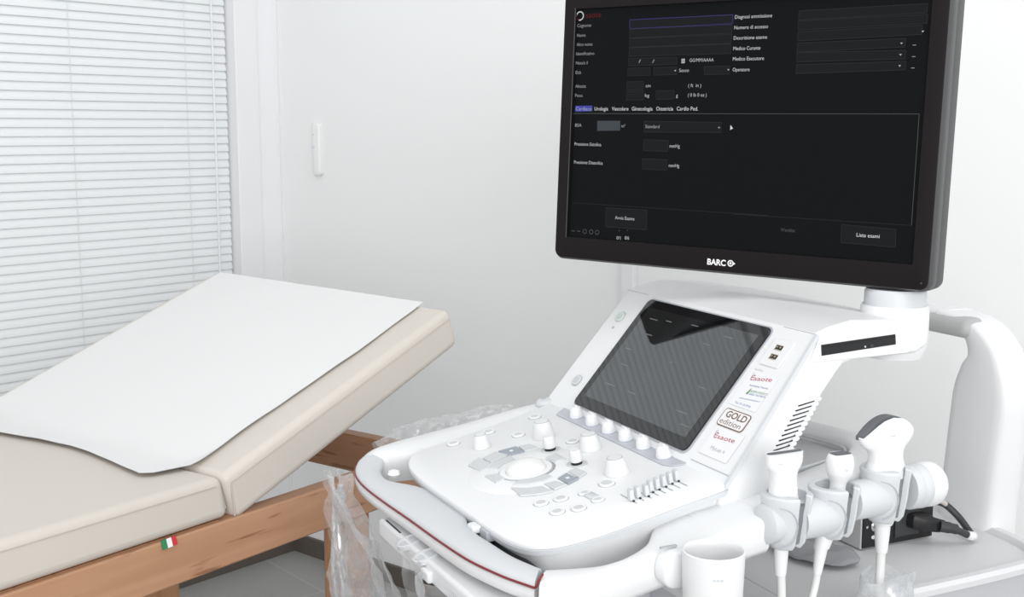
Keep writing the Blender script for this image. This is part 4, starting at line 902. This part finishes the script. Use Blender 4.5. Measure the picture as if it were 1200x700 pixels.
# ------------------------------------------------------------------ loose things on the tray
box = placed('connector_box', (.02, .535, .7215), 'grey box with a black connector panel on the cart tray behind the probes', 'electronic box')
MB().box(-.085,.070,-.062,.068,.002,.066).build('case', mat('case_grey', (.56, .56, .56), .45), box, bevel=.0015, smooth=40)
pnl = MB().box(.070,.0725,-.060,.066,.004,.065).build('connector_panel', M_black, box, smooth=0)
mb = MB(); mb.lathe([(.0075, 0), (.0075, .0015), (.0045, .002), (.0045, .007), (.0035, .008)], (.0725, -.040, .034), (1, 0, 0), 16); mb.build('socket', M_metal, pnl)
MB().lathe([(.0035, 0), (.0035, .006), (.002, .007)], (.0725, -.024, .032), (1, 0, 0), 12).build('stud', M_metal, pnl)
MB().box(.0725,.0745,-.004,.040,.012,.052).build('power_inlet', M_dark, pnl, bevel=.001)
for y in (-.054, .06): MB().lathe([(.002, 0), (.002, .001)], (.0725, y, .034), (1, 0, 0), 10).build('screw', M_metal, pnl)
MB().loft([[Vector((.0726, a-.042, b+.018)) for a, b in superell(.0035, .0028, 10, 2)], [Vector((.0732, a-.042, b+.018)) for a, b in superell(.0035, .0028, 10, 2)]]).build('symbol', M_pale, pnl)
mb = MB()
for i in range(4): mb.box(-.02+i*.012-.05, -.013+i*.012-.05, -.0632, -.0618, .040, .052)
mb.build('side_ports', M_black, box, smooth=0)
cd = placed('power_cord', (.11, .60, .7215), 'black power cord plugged into the box on the tray', 'power cord')
def seg_(a, b, r, n=4): return MB().tube([a, b], r, n)
o = MB().loft([[Vector((x, y+c, .034+d)) for c, d in superell(.015, .011, 16, 4)] for x, y in ((-.0155, -.035), (-.004, -.033))] + [[Vector((.004, -.024+c, .031+d)) for c, d in superell(.011, .0095, 16, 4)], [Vector((.010, -.010+c, .028+d)) for c, d in superell(.008, .0085, 16, 4)]]).build('plug', M_black, cd, smooth=40)
MB().tube(crom([(.009,-.012,.0285),(.015,.000,.026),(.019,.010,.0235)], 5), [.0080]*6+[.0072]*5, 14).build('boot', M_dark, cd)
MB().tube(crom([(.018,.006,.0245),(.022,.020,.018),(.024,.032,.012),(.021,.040,.010),(.008,.046,.012),(-.012,.046,.026),(-.026,.034,.042),(-.030,.015,.050)], 7), .0050, 12).build('cord', M_dark, cd)
MB().tube(crom([(.0235,.026,.0145),(.0235,.034,.0115),(.0205,.0405,.0102)], 5), .0062, 12).build('white_sleeve', M_white, cd)
nc = placed('network_cable', (.105, .585, .7215), 'beige network lead running from the box above the black power plug', 'cable')
MB().loft([[Vector((.0+c, y, z+d)) for c, d in superell(w_, h_, 14, 4)] for y, z, w_, h_ in ((-.034,.074,.0060,.0048),(-.014,.071,.0060,.0048),(-.010,.070,.0045,.0038))]).build('plug', M_beige, nc, smooth=40)
MB().tube(crom([(.0,-.014,.0705),(.0,.004,.065),(.001,.018,.058),(.001,.026,.053)], 6), [.0038]*7+[.0034]*12, 10).build('cord', M_beige, nc)
# dark grey pouch
pc = placed('fabric_pouch', (.085, .40, .7265), 'flat dark grey pouch lying on the cart tray below the probes', 'pouch')
vs = []; fs = []; n1, n2 = 16, 10
for i in range(n1+1):
    for j in range(n2+1):
        u, v = i/n1, j/n2; wv = math.sin(PI*u)**.6
        x = (-.055 + .11*u); y = (v-.5)*.075*(.35+.65*wv) + .030*(u-.5)
        edge = min(v, 1-v)*2
        z = .004 + .022*wv*edge*(.6+.4*math.sin(u*5+v*3)) + .030*u*(1-u)*max(0, v-.2) + .007*noise.noise(Vector((u*5, v*4, 1)))*wv
        vs.append((x, y, z))
for i in range(n1):
    for j in range(n2): a = i*(n2+1)+j; fs.append((a, a+1, a+n2+2, a+n2+1))
o = MB().add(vs, fs).build('pouch_body', M_pouch, pc, smooth=180); sm = o.modifiers.new('thick', 'SOLIDIFY'); sm.thickness = .003
ck = placed('coiled_cable', (-.005, .40, .7215), 'black coiled cable lying beside the dark grey pouch', 'cable')
MB().tube([(.026*math.cos(a)*(1+.06*a/PI), .032*math.sin(a), .005+.0016*a) for a in [i*.3 for i in range(50)]], .0034, 8).build('cord', M_dark, ck)

# ------------------------------------------------------------------ clear plastic covers
def crumple(fn, nu, nv, amp, freq, seed=0.):
    vs = []; fs = []
    for i in range(nu+1):
        for j in range(nv+1):
            u, v = i/nu, j/nv; p = Vector(fn(u, v))
            q = p*freq + Vector((seed, seed*1.7, 0))
            r1 = 1-abs(noise.noise(q))*2; r2 = noise.noise(q*2.3)
            d = Vector((noise.noise(q+Vector((5,0,0))), noise.noise(q+Vector((0,9,0))), .5*noise.noise(q+Vector((0,0,7)))))
            vs.append(p + d*amp*(.7+.5*r1) + Vector((r2, r2, 0))*amp*.3)
    for i in range(nu):
        for j in range(nv): a = i*(nv+1)+j; fs.append((a, a+1, a+nv+2, a+nv+1))
    return vs, fs
def film_sheet(root, name, fn, nu, nv, amp, freq, m=M_film, seed=0.):
    vs, fs = crumple(fn, nu, nv, amp, freq, seed)
    return MB().add(vs, fs).build(name, m, root, smooth=70)
# the drape hanging from the left end of the front handle
dp = placed('plastic_cover', (-.15, -.182, .66), 'clear plastic cover hanging from the left end of the front handle', 'plastic cover', 'clear plastic covers')
RP = ((0,-.02),(.10,.02),(.17,.08),(.24,.145),(.35,.19),(1,.25))
def ramp(u):
    for (a, fa), (b, fb) in zip(RP, RP[1:]):
        if u <= b: return fa+(fb-fa)*(u-a)/(b-a)
    return RP[-1][1]
def drape(off):
    def fn(u, v):          # u down, v across
        x0 = -.086 - .014*math.sin(u*PI*1.3) - .008*u; x1 = ramp(u)
        x = x0 + (x1-x0)*v
        y = off*(1-.25*u) + .012*math.sin(v*9+u*3)*(.3+u) - .008*v + .010*math.sin(PI*v)*(1 if off < 0 else -1)
        return (x, y, .172*(1-u) - .08*u + .010*v*(1-u) - .0*v)
    return fn
film_sheet(dp, 'front_layer', drape(-.012), 46, 30, .010, 34, M_film, 1.)
film_sheet(dp, 'rear_layer', drape(.012), 46, 30, .010, 30, M_film, 4.)
mb = MB()
for a, b, c in (((-.060,.0,.150),(-.062,-.004,.09),(-.030,0,.0)), ((-.045,.002,.150),(-.038,-.004,.08),(.012,0,-.02)), ((-.05,.002,.16),(-.07,-.004,.05),(-.05,0,-.06))):
    mb.tube(crom([a, b, c, (c[0]+.03, c[1], c[2]-.08)], 6), .0042, 8)
mb.build('gathered_folds', M_film2, dp)
# strip of cover lying along the left side of the desk
bp_ = placed('plastic_cover', (-.295, .01, .84), 'clear plastic cover bunched along the far left rail of the desk', 'plastic cover', 'clear plastic covers')
def strip_fn(u, v):
    y = -.098 + .215*u; top = (.008+.007*math.sin(PI*min(1, u*1.1)) + .004*math.sin(u*8))*min(1, u*6+.2)*min(1, (1-u)*4+.15)
    a = PI*v; return (-.006+.018*math.cos(a)-.012, y, -.012+.037*u+(top+.012)*math.sin(a))
film_sheet(bp_, 'film', strip_fn, 40, 16, .006, 60, M_film, 2.)
# cover hanging under the keyboard drawer
up = placed('plastic_cover', (.14, -.145, .71), 'clear plastic cover hanging below the keyboard drawer', 'plastic cover', 'clear plastic covers')
def under(u, v):
    return (-.10+.21*v, .012*math.sin(v*11)+.01*u-.035, .092-.17*u + .004*math.sin(v*14))
film_sheet(up, 'film', under, 30, 34, .008, 36, M_film, 3.)
# bag around the convex probe's cable
cb = placed('plastic_cover', (HX, .335, .70), 'small milky plastic bag around the cable below the large convex probe', 'plastic cover', 'clear plastic covers')
def bag(u, v):
    a = 2*PI*v; r = .029+.006*u+.003*math.sin(3*a+u*4); return (r*math.cos(a)*.8+.004, r*math.sin(a)*1.12, .083-.16*u+.005*math.sin(2*a+1))
film_sheet(cb, 'film', bag, 30, 36, .006, 48, M_film2, 6.)
